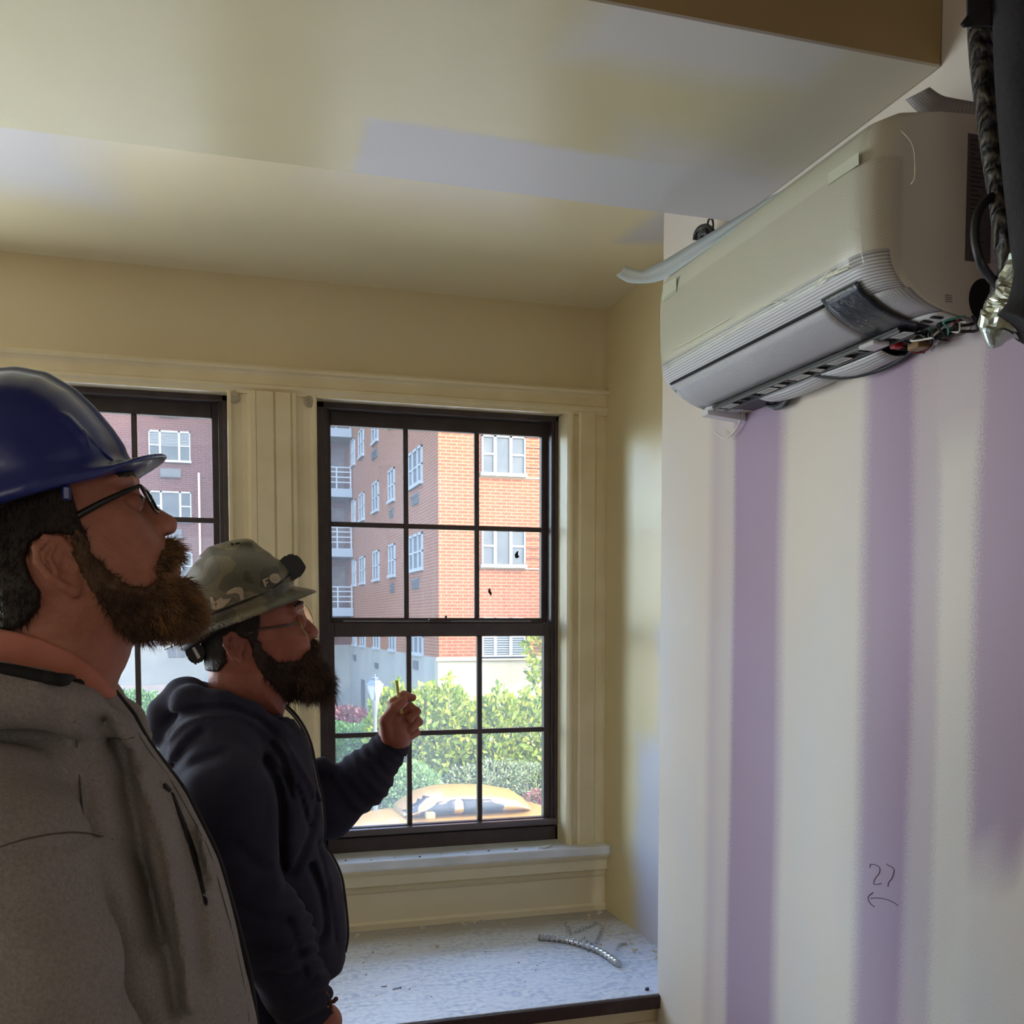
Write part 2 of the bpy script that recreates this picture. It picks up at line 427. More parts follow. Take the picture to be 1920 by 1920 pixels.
m_alcw = patched('cream_alcove_side_wall', (206, 190, 146), (188, 188, 204), [
    (2.3, 3.08, -1, 1.22, .95, .06), (2.3, 2.90, 1.1, 1.55, .9, .06), (2.2, 2.72, 1.4, 1.80, .8, .07), (2.2, 2.75, 1.7, 2.3, .25, .1)], axes=(1, 2), rough=0.36, wob=.13)
m_trim = mat('cream_painted_wood', (224, 210, 174), 0.38, color2=(214, 198, 160), scale=6, bump=0.25, bscale=30)
m_trim2 = mat('cream_painted_board', (224, 210, 176), 0.4, color2=(214, 200, 164), scale=4, bump=0.3, bscale=22, stretch=(0.3, 1, 1))
m_brownedge = mat('dark_brown_worn_edge', (58, 40, 38), 0.55, color2=(74, 58, 56), scale=14, bump=0.5, bscale=90, lo=.55, hi=.75)
m_beam = mat('shaded_cream_paint', (170, 146, 100), 0.55, color2=(158, 136, 94), scale=3)  # browner cream for the beam's upright faces, their shade put into the colour
m_plainwall = mat('cream_back_wall', (190, 172, 134), 0.7)
m_floor = mat('dusty_wood_floor', (150, 130, 104), 0.6, color2=(120, 100, 78), scale=5, stretch=(1, 8, 1))

# drywall side wall incl. its return into the alcove
bm = bmesh.new(); add_box(bm, XW, XW+0.14, YB, YC, 0, ZM, 0); o = obj('wall_right', bm, m_dry); struct(o); wall_right = o
struct(box('wall_alcove_right', XR, XR+0.14, YC-0.02, YW+0.3, 0, ZA+0.25, m_alcw))
# the main ceiling, the beam and the alcove ceiling
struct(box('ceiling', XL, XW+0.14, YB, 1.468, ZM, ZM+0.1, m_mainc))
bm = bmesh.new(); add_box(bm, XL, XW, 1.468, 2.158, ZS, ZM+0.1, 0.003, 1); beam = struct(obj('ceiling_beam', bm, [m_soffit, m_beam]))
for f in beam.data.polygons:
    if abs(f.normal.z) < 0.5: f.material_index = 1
struct(box('ceiling_alcove', XL, XR+0.14, 2.158, YW+0.3, ZA, ZA+0.26, m_alc))
struct(box('floor', XL, XR+0.14, YB, YW+0.3, -0.1, 0, m_floor))
struct(box('wall_back', XL-0.14, XW+0.14, YB-0.14, YB, 0, ZM, m_plainwall))
struct(box('wall_left', XL-0.14, XL, YB, YW+0.3, 0, ZM, m_plainwall))

# window wall: pieces round three openings
OPEN = [(-1.98, -1.12), (-0.775, 0.088), (0.362, 1.232)]     # window_3 is out of the frame
Z0, Z1 = 0.80, 2.335
bm = bmesh.new(); YD = YW+0.26
add_box(bm, XL, XR+0.1, YW, YD, Z1, ZA+0.05)
add_box(bm, XL, XR+0.1, YW, YD, 0, Z0)
xs = [XL]+[v for o_ in OPEN for v in o_]+[XR+0.1]
for a, b_ in zip(xs[::2], xs[1::2]): add_box(bm, a, b_, YW, YD, Z0, Z1)
struct(obj('wall_window_side', bm, m_wallw))
wall_win = bpy.data.objects['wall_window_side']

# head trim: bead, fascia and drip strip along the whole wall
bm = bmesh.new()
prof = [(YW, 2.325), (YW-0.010, 2.325), (YW-0.010, 2.335), (YW-0.017, 2.343), (YW-0.017, 2.352), (YW-0.008, 2.358), (YW-0.008, 2.386), (YW-0.014, 2.392), (YW-0.026, 2.396), (YW-0.030, 2.404), (YW-0.026, 2.411), (YW-0.012, 2.414), (YW, 2.415)]
add_prism(bm, prof, 'x', XL, XR); struct(obj('trim_head', bm, m_trim))
# mullion casing between the windows and right-hand casing
def casing(name, x0, x1, grooves, lp=0.012, edge_beads=True):
    """fluted upright: outline in x,y, extruded up"""
    pts = [(x0, YW+0.03)]
    f = YW-0.014
    pts += [(x0, f+0.010), (x0+0.003, f+0.003), (x0+0.008, f), (x0+0.014, f+0.001), (x0+0.016, f+0.006)]
    for gx in grooves:
        pts += [(gx-0.007, f+0.006), (gx-0.005, f+0.001), (gx-0.002, f), (gx, f+0.009), (gx+0.002, f+0.009), (gx+0.004, f), (gx+0.008, f+0.001), (gx+0.010, f+0.006)]
    pts += [(x1-0.016, f+0.006), (x1-0.014, f+0.001), (x1-0.008, f), (x1-0.003, f+0.003), (x1, f+0.010), (x1, YW+0.03)]
    bm = bmesh.new(); add_prism(bm, pts, 'z', 0.81, 2.332); o = obj(name, bm, m_trim); return struct(o)
f = YW-0.014
pts = [(0.086, YW+0.03), (0.086, f+.004), (0.090, f), (0.097, f), (0.100, f+.006), (0.108, f+.010), (0.130, f+.012), (0.145, f+.009), (0.151, f+.002), (0.155, f-.006), (0.171, f-.007), (0.173, f-.004), (0.176, f-.007),
       (0.226, f-.007), (0.228, f-.001), (0.232, f-.001), (0.234, f-.007), (0.279, f-.007), (0.281, f-.001), (0.285, f-.001), (0.287, f-.007), (0.297, f-.006), (0.301, f+.002), (0.307, f+.009), (0.322, f+.012), (0.342, f+.010), (0.350, f+.006), (0.353, f), (0.360, f), (0.364, f+.004), (0.364, YW+0.03)]
bm = bmesh.new(); add_prism(bm, pts, 'z', 0.81, 2.332); struct(obj('trim_mullion', bm, m_trim))
casing('trim_mullion_left', -1.122, -0.773, [-1.05, -0.98, -0.91, -0.85])
# rounded plugs at the head of the two outer flutes, stained
m_stain = mat('grimy_cream', (150, 142, 124), 0.7, color2=(192, 178, 142), scale=40)
for i, xx in enumerate((0.108, 0.340)):
    bm = bmesh.new(); bmesh.ops.create_uvsphere(bm, u_segments=16, v_segments=8, radius=1)
    bmesh.ops.scale(bm, vec=(0.017, 0.006, 0.02), verts=bm.verts); bmesh.ops.translate(bm, vec=(xx, YW-0.008, 2.312), verts=bm.verts)
    o = obj('trim_flute_stop', bm, m_stain, None, True); struct(o)
# right casing with stepped mouldings up to the alcove wall
bm = bmesh.new(); f = YW-0.014
pts = [(1.226, YW+0.10), (1.226, YW), (1.232, f+0.002), (1.240, f), (1.247, f+0.004), (1.250, f+0.012), (1.262, f+0.013), (1.266, f+0.004), (1.272, f), (1.325, f), (1.332, f+0.006), (1.350, f+0.010), (XR, f+0.012), (XR, YW+0.10)]
add_prism(bm, pts, 'z', 0.81, 2.332); struct(obj('trim_casing_right', bm, m_trim))
# stool, apron and panel below the windows
m_stool = mat('dusty_white_sill', (222, 224, 228), 0.5, color2=(196, 196, 190), scale=9, bump=0.3, bscale=40, stretch=(0.6, 2, 1))
bm = bmesh.new(); add_box(bm, XL, XR, YW-0.062, YW+0.14, 0.780, 0.812, 0.006, 2); struct(obj('trim_window_stool', bm, m_stool))
bm = bmesh.new()
prof = [(YW, 0.569), (YW-0.020, 0.569), (YW-0.020, 0.588), (YW-0.012, 0.596), (YW-0.010, 0.690), (YW-0.018, 0.698), (YW-0.022, 0.706), (YW-0.016, 0.714), (YW-0.034, 0.722), (YW-0.034, 0.756), (YW-0.044, 0.764), (YW-0.050, 0.772), (YW-0.050, 0.781), (YW, 0.781)]
add_prism(bm, prof, 'x', XL, XR); struct(obj('trim_apron', bm, m_trim2))

# window seat: dusty board top, brown nosing, cream front
m_seat, nt, lk, b = newmat('dusty_grey_blue_board')
b.inputs['Roughness'].default_value = 0.5
geo = N(nt, 'ShaderNodeNewGeometry')
wv = N(nt, 'ShaderNodeTexWave', wave_type='RINGS'); wv.inputs['Scale'].default_value = 5; wv.inputs['Distortion'].default_value = 22; wv.inputs['Detail'].default_value = 5
mpw = N(nt, 'ShaderNodeMapping'); mpw.inputs[1].default_value = (-0.85, -2.25*2.4, 0); mpw.inputs[3].default_value = (1, 2.0, 0.001); lk.new(geo.outputs['Position'], mpw.inputs[0]); lk.new(mpw.outputs[0], wv.inputs[0])
na = vnoise(nt, lk, geo.outputs['Position'], 7, 6); nb = vnoise(nt, lk, geo.outputs['Position'], 60, 4)
s1 = math_(nt, lk, 'ADD', math_(nt, lk, 'MULTIPLY', wv.outputs[1], 0.16), math_(nt, lk, 'MULTIPLY', nb, 0.85))
r1 = ramp(nt, [(0.34, lin((172, 184, 208))), (0.48, lin((204, 212, 226))), (0.62, lin((222, 228, 236)))]); lk.new(s1, r1.inputs[0])
mx = N(nt, 'ShaderNodeMix', data_type='RGBA'); r2 = ramp(nt, [(0.4, g(0)), (0.65, g(.7))]); lk.new(na, r2.inputs[0]); lk.new(r2.outputs[0], mx.inputs[0])
lk.new(r1.outputs[0], mx.inputs[6]); mx.inputs[7].default_value = lin((216, 222, 234)); 
# brownish dirt along the back edge
sp = N(nt, 'ShaderNodeSeparateXYZ'); lk.new(geo.outputs['Position'], sp.inputs[0])
mr = nt.new('ShaderNodeMapRange'); mr.inputs[1].default_value = YW-0.17; mr.inputs[2].default_value = YW-0.05; mr.inputs[4].default_value = 0.75
lk.new(math_(nt, lk, 'ADD', sp.outputs[1], math_(nt, lk, 'MULTIPLY', na, 0.1)), mr.inputs[0])
mx2 = N(nt, 'ShaderNodeMix', data_type='RGBA'); lk.new(mr.outputs[0], mx2.inputs[0]); lk.new(mx.outputs[2], mx2.inputs[6]); mx2.inputs[7].default_value = lin((150, 138, 116))
lk.new(mx2.outputs[2], b.inputs['Base Color'])
bp = N(nt, 'ShaderNodeBump'); bp.inputs['Strength'].default_value = 0.5; bp.inputs['Distance'].default_value = 0.003; lk.new(s1, bp.inputs['Height']); lk.new(bp.outputs[0], b.inputs['Normal'])
seat = empty('window_seat', (0, 2.54, 0)); struct(seat)
seat.name = 'trim_window_seat'
box('seat_board', XL, XR, 2.53, YW-0.02, 0.535, 0.569, m_seat, seat)
box('nosing', XL, XR-0.005, 2.520, 2.533, 0.528, 0.566, m_brownedge, seat, 0.004, 2)
box('front_panel', XL, XR, 2.55, 2.58, 0, 0.535, m_trim2, seat)
box('panel_bead', XL, XR, 2.54, 2.552, 0.470, 0.486, m_trim2, seat, 0.003, 1)
settle(seat)

# ------------------------------------------------------------------ windows
m_frame = mat('dark_bronze_metal', (62, 52, 52), 0.42, metal=0.1, color2=(72, 60, 60), scale=20, bump=0.1, bscale=200)
m_alu = mat('grey_aluminium_track', (150, 152, 156), 0.35, metal=0.7)
m_latch = mat('dark_brown_latch', (70, 50, 48), 0.4, metal=0.3)
m_glass, nt, lk, b = newmat('dusty_window_glass')
nt.remove(b); out = [n for n in nt if n.type == 'OUTPUT_MATERIAL'][0]
tr = N(nt, 'ShaderNodeBsdfTransparent'); tr.inputs[0].default_value = (0.97, 0.98, 0.98, 1)
tl = N(nt, 'ShaderNodeBsdfTranslucent'); tl.inputs[0].default_value = (0.92, 0.95, 1.0, 1)
gl = N(nt, 'ShaderNodeBsdfGlossy'); gl.inputs['Roughness'].default_value = 0.03
geo = N(nt, 'ShaderNodeNewGeometry')
nz = vnoise(nt, lk, geo.outputs['Position'], 480, 2); nz2 = vnoise(nt, lk, geo.outputs['Position'], 3.0, 3)
sp = N(nt, 'ShaderNodeSeparateXYZ'); lk.new(geo.outputs['Position'], sp.inputs[0])
low = nt.new('ShaderNodeMapRange'); low.inputs[1].default_value = 1.5; low.inputs[2].default_value = 0.9; low.inputs[3].default_value = 0.8; low.inputs[4].default_value = 1.25; lk.new(sp.outputs[2], low.inputs[0])
dust = ramp(nt, [(0.40, g(.03)), (0.62, g(.055)), (0.74, g(.12))]); lk.new(nz, dust.inputs[0])
dd = math_(nt, lk, 'MULTIPLY', math_(nt, lk, 'MULTIPLY', dust.outputs[0], low.outputs[0]), math_(nt, lk, 'ADD', 0.35, nz2))
mx = N(nt, 'ShaderNodeMixShader'); lk.new(dd, mx.inputs[0]); lk.new(tr.outputs[0], mx.inputs[1]); lk.new(tl.outputs[0], mx.inputs[2])
fr = N(nt, 'ShaderNodeFresnel'); fr.inputs[0].default_value = 1.35
mx2 = N(nt, 'ShaderNodeMixShader'); lk.new(fr.outputs[0], mx2.inputs[0]); lk.new(mx.outputs[0], mx2.inputs[1]); lk.new(gl.outputs[0], mx2.inputs[2])
lk.new(mx2.outputs[0], out.inputs[0])

def make_window(name, x0, dz=0.0, w_=0.0):
    """double hung, six over six; x0 = left edge of the outer frame"""
    S = x0-0.372
    def X(v): return v+S
    root = empty(name, (X(0.8), YW+0.1, 0.8)); struct(root)
    yf = YW+0.092
    xa, xb, za, zb = X(0.365), X(1.250), 0.812, 2.352
    bm = bmesh.new()
    for a in ((xa, xa+0.034, za, zb), (xb-0.034, xb, za, zb), (xa, xb, zb-0.036, zb), (xa, xb, za, za+0.05)):
        add_box(bm, a[0], a[1], yf, yf+0.12, a[2], a[3], 0.002)
    # inner stops
    for a in ((xa+0.034, xa+0.046), (xb-0.046, xb-0.034)): add_box(bm, a[0], a[1], yf+0.012, yf+0.10, za+0.05, zb-0.036)
    obj('outer_frame', bm, m_frame, root)
    yu, yl = yf+0.062, yf+0.022
    gu = (X(.427), X(1.184), 1.618, 2.272); gl_ = (X(.428), X(1.181), 0.893, 1.553)
    for nm, gg, ys, th, top, bot in (('upper_sash', gu, yu, 0.026, 0.046, 0.020), ('lower_sash', gl_, yl, 0.030, 0.048, 0.030)):
        bm = bmesh.new(); a, b2, c, d = gg; side = 0.024 if nm == 'upper_sash' else 0.032
        add_box(bm, a-side, a, ys, ys+th, c-bot, d+top, 0.002); add_box(bm, b2, b2+side, ys, ys+th, c-bot, d+top, 0.002)
        add_box(bm, a, b2, ys, ys+th, d, d+top, 0.002); add_box(bm, a, b2, ys, ys+th, c-bot, c, 0.002)
        s = obj(nm, bm, m_frame, root)
        bm = bmesh.new(); wv_ = 0.0085
        for k in (1, 2):
            xm = a+(b2-a)*(0.343 if k == 1 else 0.682)
            add_box(bm, xm-wv_, xm+wv_, ys+0.006, ys+th-0.004, c, d, 0.002)
        zm = c+(d-c)*(0.49 if nm == 'upper_sash' else 0.485)
        add_box(bm, a, b2, ys+0.0075, ys+th-0.006, zm-wv_, zm+wv_, 0.002)
        obj('muntins', bm, m_frame, s)
        bm = bmesh.new(); add_box(bm, a-0.004, b2+0.004, ys+th-0.0045, ys+th-0.0015, c-0.004, d+0.004)
        g_ = obj('pane', bm, m_glass, s)
    bm = bmesh.new(); add_box(bm, X(.46), X(1.13), yl-0.004, yl+0.01, 1.6045, 1.6085, 0.001)
    obj('meeting_rail_cap', bm, m_alu, root)
    bm = bmesh.new(); add_box(bm, X(.385), X(1.235), yf-0.006, yl+0.004, 0.866, 0.890, 0.007, 3)
    obj('lift_rail', bm, mat('worn_bronze_lift_rail', (104, 96, 98), 0.3, metal=0.4), root)
    bm = bmesh.new(); add_box(bm, X(.755), X(.835), yl-0.012, yl+0.012, 1.606, 1.614, 0.002); add_tube(bm, [(X(.815), yl-0.004, 1.61), (X(.815), yl-0.010, 1.626)], 0.004, 8)
    obj('sash_lock', bm, m_latch, root)
    bm = bmesh.new(); add_box(bm, X(.400), X(.4035), yf+0.014, yf+0.020, 2.10, 2.30); add_box(bm, X(1.2125), X(1.216), yf+0.014, yf+0.020, 2.05, 2.28)
    obj('balance_track', bm, m_alu, root)
    settle(root)
    return root
win2 = make_window('window_2', 0.372)
win1 = make_window('window_1', -0.772)
win3 = make_window('window_3', -1.975)

# ================================================================== OUTSIDE
GZ = -2.95         # street level
# unseen roof slab and outer wall, added to keep daylight out of the joints
struct(box('roof', XL-0.5, XR+0.8, YB-0.5, YW+0.26, ZM+0.12, ZM+0.3, m_plainwall))
struct(box('wall_light_seal_right', XW+0.16, XR+0.8, YB-0.5, YW+0.26, -0.1, ZM+0.12, m_plainwall)) if False else None
struct(box('wall_light_seal', XR+0.145, XR+0.4, YB-0.5, YW+0.3, -0.12, ZM+0.12, m_plainwall))

def brick(name, c1, c2, mortar, plane, bump=0.3):
    m, nt, lk, b = newmat(name); b.inputs['Roughness'].default_value = 0.85; b.inputs['Specular IOR Level'].default_value = 0.2
    geo = N(nt, 'ShaderNodeNewGeometry'); sp = N(nt, 'ShaderNodeSeparateXYZ'); lk.new(geo.outputs['Position'], sp.inputs[0])
    cb = N(nt, 'ShaderNodeCombineXYZ'); lk.new(sp.outputs[0 if plane == 'x' else 1], cb.inputs[0]); lk.new(sp.outputs[2], cb.inputs[1])
    bt = N(nt, 'ShaderNodeTexBrick'); lk.new(cb.outputs[0], bt.inputs[0])
    bt.inputs['Color1'].default_value = lin(c1); bt.inputs['Color2'].default_value = lin(c2); bt.inputs['Mortar'].default_value = lin(mortar)
    bt.inputs['Scale'].default_value = 1.0; bt.inputs['Mortar Size'].default_value = 0.016; bt.inputs['Brick Width'].default_value = 0.36; bt.inputs['Row Height'].default_value = 0.105; bt.inputs['Bias'].default_value = 0.1
    n = vnoise(nt, lk, geo.outputs['Position'], 0.35, 4)
    mx = N(nt, 'ShaderNodeMix', data_type='RGBA', blend_type='MULTIPLY'); mx.inputs[0].default_value = 0.5
    r = ramp(nt, [(0.3, g(.85)), (0.7, g(1.1))]); lk.new(n, r.inputs[0]); lk.new(bt.outputs[0], mx.inputs[6]); lk.new(r.outputs[0], mx.inputs[7]); lk.new(mx.outputs[2], b.inputs['Base Color'])
    return m
bc = ((216, 118, 64), (202, 104, 54), (232, 178, 128))
m_brx = brick('orange_red_brick', *bc, 'x'); m_bry = brick('orange_red_brick_side', *bc, 'y')
m_brfar = brick('dull_red_brick', (168, 100, 88), (152, 90, 80), (180, 142, 130), 'x')
m_stone = mat('pale_stone_base', (214, 202, 168), 0.85, color2=(198, 186, 154), scale=0.6)
m_stone2 = mat('shaded_stone_base', (182, 176, 162), 0.85, color2=(164, 160, 150), scale=0.8)  # greyer copy of the base stone, shade of the unlit walls in its colour
m_white = mat('white_window_paint', (226, 230, 232), 0.5)
m_pane = mat('grey_reflecting_pane', (150, 160, 164), 0.3, spec=0.05, color2=(170, 176, 176), scale=1.5)
m_blind = mat('pale_blinds', (176, 182, 178), 0.6)
m_grille = mat('grey_vent_grille', (112, 112, 112), 0.6, metal=0.3)
m_band = mat('dark_brick_joint', (120, 70, 52), 0.9)
m_balc = mat('pale_concrete', (196, 200, 206), 0.8)
m_dark = mat('dark_recess', (96, 78, 74), 0.8, color2=(130, 108, 100), scale=3)

bld = empty('apartment_building', (7.13, 31.3, GZ))
tag(bld, 'large red brick apartment building with white windows and pale stone base', 'building')
XF, YF, YFAR = 7.13, 31.3, 51.5
RF = 21.2
ZB = 0.50
box('front_wall', XF, XF+24, YF, YF+0.4, ZB, RF, m_brx, bld)
box('side_wall', XF, XF+0.4, YF+0.4, YFAR, ZB, RF, m_bry, bld)
box('rear_wing_wall', XF-34, XF, YFAR, YFAR+0.4, ZB, RF, m_brfar, bld)
box('stone_base_front', XF-0.05, XF+24, YF-0.06, YF+0.4, GZ-0.5, ZB, m_stone, bld)
box('stone_base_side', XF-0.05, XF+0.4, YF+0.4, YFAR, GZ-0.5, ZB, m_stone2, bld)
box('stone_base_rear', XF-34, XF-0.05, YFAR-0.06, YFAR+0.4, GZ-0.5, ZB, m_stone2, bld)
box('roof_slab', XF, XF+24, YF, YFAR, RF, RF+0.3, m_stone2, bld)
box('roof_slab', XF-34, XF, YFAR, YFAR+10, RF, RF+0.3, m_stone2, bld)
box('water_table', XF-0.10, XF+24, YF-0.12, YF-0.06, ZB-0.10, ZB+0.02, m_stone, bld)

def win_front(x0, x1, z0, z1, y, blinds, div=(0.30, 0.66), nm='window'):
    """triple window in a wall facing -y"""
    bm = bmesh.new(); t = 0.075; yo = y-0.07
    add_box(bm, x0, x1, yo, y+0.03, z1-t, z1); add_box(bm, x0-0.04, x1+0.04, yo-0.05, y+0.03, z0-0.03, z0+t)
    ws = [x0]+[x0+(x1-x0)*d for d in div]+[x1]
    for x in ws: add_box(bm, max(x0, x-t/1.6), min(x1, x+t/1.6) if x < x1 else x1, yo, y+0.03, z0, z1)
    zm = z0+(z1-z0)*0.52
    add_box(bm, ws[0], ws[1], yo+0.01, y+0.03, zm-0.03, zm+0.03); add_box(bm, ws[-2], ws[-1], yo+0.01, y+0.03, zm-0.03, zm+0.03)
    f = obj(nm, bm, m_white, bld)
    bm = bmesh.new(); add_box(bm, x0+0.02, x1-0.02, y-0.03, y-0.01, z0+0.02, z1-0.02); obj('pane', bm, m_pane, f)
    if blinds:
        bm = bmesh.new(); zz = z1-0.08
        while zz > z1-(z1-z0)*blinds: add_box(bm, x0+0.05, x1-0.05, y-0.045, y-0.032, zz-0.035, zz); zz -= 0.075
        obj('blinds', bm, m_blind, f)
    return f
def win_side(y0, y1, z0, z1, x, nm='window'):
    bm = bmesh.new(); t = 0.085; xo = x-0.07; n = 2 if y1-y0 > 1.8 else 1
    add_box(bm, xo, x+0.03, y0, y1, z1-t, z1); add_box(bm, xo-0.05, x+0.03, y0-0.04, y1+0.04, z0-0.03, z0+t)
    ws = [y0, y1] if n == 1 else [y0, y0+(y1-y0)*.3, y0+(y1-y0)*.68, y1]
    for yq in ws: add_box(bm, xo, x+0.03, yq-0.06 if yq > y0 else y0, yq+0.06 if yq < y1 else y1, z0, z1)
    if n == 1: add_box(bm, xo, x+0.03, (y0+y1)/2-0.05, (y0+y1)/2+0.05, z0, z1)
    zm = z0+(z1-z0)*0.5; add_box(bm, xo+0.01, x+0.03, y0, y1, zm-0.03, zm+0.03)
    f = obj(nm, bm, m_white, bld)
    bm = bmesh.new(); add_box(bm, x-0.03, x-0.01, y0+0.02, y1-0.02, z0+0.02, z1-0.02); obj('pane', bm, m_pane, f)
for k in range(5):
    zb = 0.50+2.895*k
    win_front(8.53, 9.98, zb, zb+1.27, YF, 0.95 if k == 0 else 0)
    for (a, b_) in ((33.6, 35.8), (38.7, 39.95), (42.4, 43.85), (46.3, 47.75), (49.1, 50.2)):
        win_side(a, b_, zb, zb+1.27, XF)
    # thin projecting courses between the windows
    bm = bmesh.new()
    for q in range(4): add_box(bm, 10.02, XF+24, YF-0.02, YF+0.01, zb+0.28+q*0.32, zb+0.295+q*0.32)
    obj('brick_courses', bm, m_band, bld)
    bm = bmesh.new(); add_box(bm, 8.48, XF+24, YF-0.03, YF+0.01, zb-0.07, zb-0.03); obj('sill_band', bm, m_stone, bld)
for z_, ya, yb in ((5.69, 34.25, 35.35), (2.79, 34.25, 35.35), (8.56, 42.6, 43.9), (5.69, 39.0, 39.7), (2.79, 39.0, 39.7), (8.58, 34.25, 35.35)):
    bm = bmesh.new(); add_box(bm, XF-0.06, XF+0.02, ya, yb, z_, z_+0.36); 
    for q in range(5): add_box(bm, XF-0.08, XF-0.05, ya+0.04, yb-0.04, z_+0.05+q*0.06, z_+0.075+q*0.06)
    obj('air_conditioner_sleeve', bm, m_grille, bld)
# small openings and a door in the stone base of the side wall
for u, v0, v1, du in ((706, 1242, 1254, 6), (779, 1238, 1256, 9), (665, 1227, 1240, 5)):
    a = at(u-du/2, v0, x=XF-0.07); b_ = at(u+du/2, v1, x=XF-0.07)
    bm = bmesh.new(); add_box(bm, XF-0.09, XF, min(a.y, b_.y), max(a.y, b_.y), b_.z, a.z); obj('base_vent', bm, m_grille, bld)
bm = bmesh.new(); a = at(677, 1273, x=XF-.07); b_ = at(684, 1340, x=XF-.07); add_box(bm, XF-0.08, XF, b_.y, a.y, GZ, a.z); obj('service_door', bm, m_grille, bld)
# rear wing windows
def farx(u, v=850): return at(u, v, y=YFAR).x
def farz(v, u=320): return at(u, v, y=YFAR).z
xa, xb = farx(279), farx(357)
zt, zs = farz(808), farz(866); hgt = zt-zs; step = farz(866)-farz(979)
for c in range(-2, 2):
    ox = c*6.6
    for k in range(-1, 4):
        if c == 1 and k < 3 and False: continue
        win_front(xa+ox, xb+ox, zs-step*k, zs-step*k+hgt, YFAR, 0.5 if (k+c) % 2 == 0 else 0, div=(0.27, 0.73))
        if k < 3:
            bm = bmesh.new(); zz = zs-step*k-0.75; add_box(bm, xa+ox+0.5, xb+ox-0.45, YFAR-0.1, YFAR, zz, zz+0.42)
            for q in range(3): add_box(bm, xa+ox+0.53+q*0.3, xa+ox+0.80+q*0.3, YFAR-0.12, YFAR-0.09, zz+0.05, zz+0.37)
            obj('air_conditioner_sleeve', bm, m_grille, bld)
bm = bmesh.new(); add_tube(bm, [(farx(372), YFAR-0.08, 0.6), (farx(372), YFAR-0.08, farz(885))], 0.05, 8); obj('downpipe', bm, mat('pinkish_pipe', (196, 140, 130), .6), bld)
bm = bmesh.new(); zz = farz(1232)
for q in range(4): add_box(bm, farx(308)+q*0.42, farx(308)+q*0.42+0.36, YFAR-0.12, YFAR-0.05, zz, zz+0.5)
obj('base_vent', bm, m_grille, bld)
# balconies in the inner corner
for k in range(5):
    zt_ = 5.30+2.895*(k-1)
    bm = bmesh.new(); add_box(bm, 3.6, XF-0.02, 50.0, YFAR-0.06, zt_-0.48, zt_-0.06, 0.02); o = obj('balcony', bm, m_balc, bld)
    bm = bmesh.new(); zr = zt_-0.06
    for q in (0.30, 0.55, 0.80, 1.02): add_box(bm, 3.62, XF-0.05, 50.02, 50.07, zr+q-0.025, zr+q+0.025)
    for xq in (3.65, 4.8, 6.35, XF-0.1): add_box(bm, xq-0.03, xq+0.03, 50.02, 50.08, zr, zr+1.05)
    obj('railing', bm, m_white, o)
    bm = bmesh.new(); add_box(bm, 5.0, 6.9, YFAR-0.08, YFAR-0.02, zr, zr+2.1); add_box(bm, 5.93, 5.98, YFAR-0.12, YFAR-0.02, zr, zr+2.1); obj('balcony_door', bm, m_dark, o)
settle(bld)

# ground: lawn, street, dark garden wall
m_lawn = mat('grass', (112, 140, 66), 0.9, color2=(92, 122, 58), scale=3)
m_road = mat('pale_concrete_street', (160, 158, 152), 0.85, color2=(150, 148, 144), scale=2)
struct(box('ground', -45, 45, 19.3, 75, GZ-0.3, GZ, m_lawn))
struct(box('street', -45, 45, 3.9, 19.3, GZ-0.32, GZ-0.02, m_road))
bm = bmesh.new(); add_box(bm, -30, XF-2.0, 46.0, 46.3, GZ, farz(1276)*0.9, 0); 
for q in range(14): add_box(bm, -12+q*1.3, -11.93+q*1.3, 45.96, 46.0, GZ, -1.0)
o = obj('garden_wall', bm, mat('dull_brown_fence_boards', (140, 122, 112), .8, color2=(122, 108, 102), scale=2), None)
tag(o, 'long brown boundary wall in front of the rear brick wing', 'wall')

# ------------------------------------------------------------------ shrubs made of leaves
def leafmat(name, c1, c2, c3):
    m, nt, lk, b = newmat(name); b.inputs['Roughness'].default_value = 0.6; b.inputs['Specular IOR Level'].default_value = 0.25
    gi = N(nt, 'ShaderNodeNewGeometry')
    r = ramp(nt, [(0.1, lin(c1)), (0.5, lin(c2)), (0.9, lin(c3))]); lk.new(gi.outputs['Random Per Island'], r.inputs[0]); lk.new(r.outputs[0], b.inputs['Base Color'])
    out = [n for n in nt if n.type == 'OUTPUT_MATERIAL'][0]
    tl = N(nt, 'ShaderNodeBsdfTranslucent'); lk.new(r.outputs[0], tl.inputs[0])
    mx = N(nt, 'ShaderNodeMixShader'); mx.inputs[0].default_value = 0.35; lk.new(b.outputs[0], mx.inputs[1]); lk.new(tl.outputs[0], mx.inputs[2]); lk.new(mx.outputs[0], out.inputs[0])
    return m
m_lf_yel = leafmat('yellow_green_leaves', (110, 146, 34), (168, 190, 44), (206, 214, 70))
m_lf_grn = leafmat('mid_green_leaves', (64, 112, 48), (92, 146, 66), (120, 170, 84))
m_lf_red = leafmat('dull_red_leaves', (128, 62, 78), (150, 84, 96), (112, 96, 80))
m_lf_pale = leafmat('pale_green_leaves', (112, 160, 70), (150, 190, 100), (184, 212, 136))
m_lf_az = leafmat('pink_red_blossom', (190, 70, 84), (206, 110, 112), (110, 150, 70))
m_bark = mat('grey_brown_bark', (92, 78, 64), 0.9)
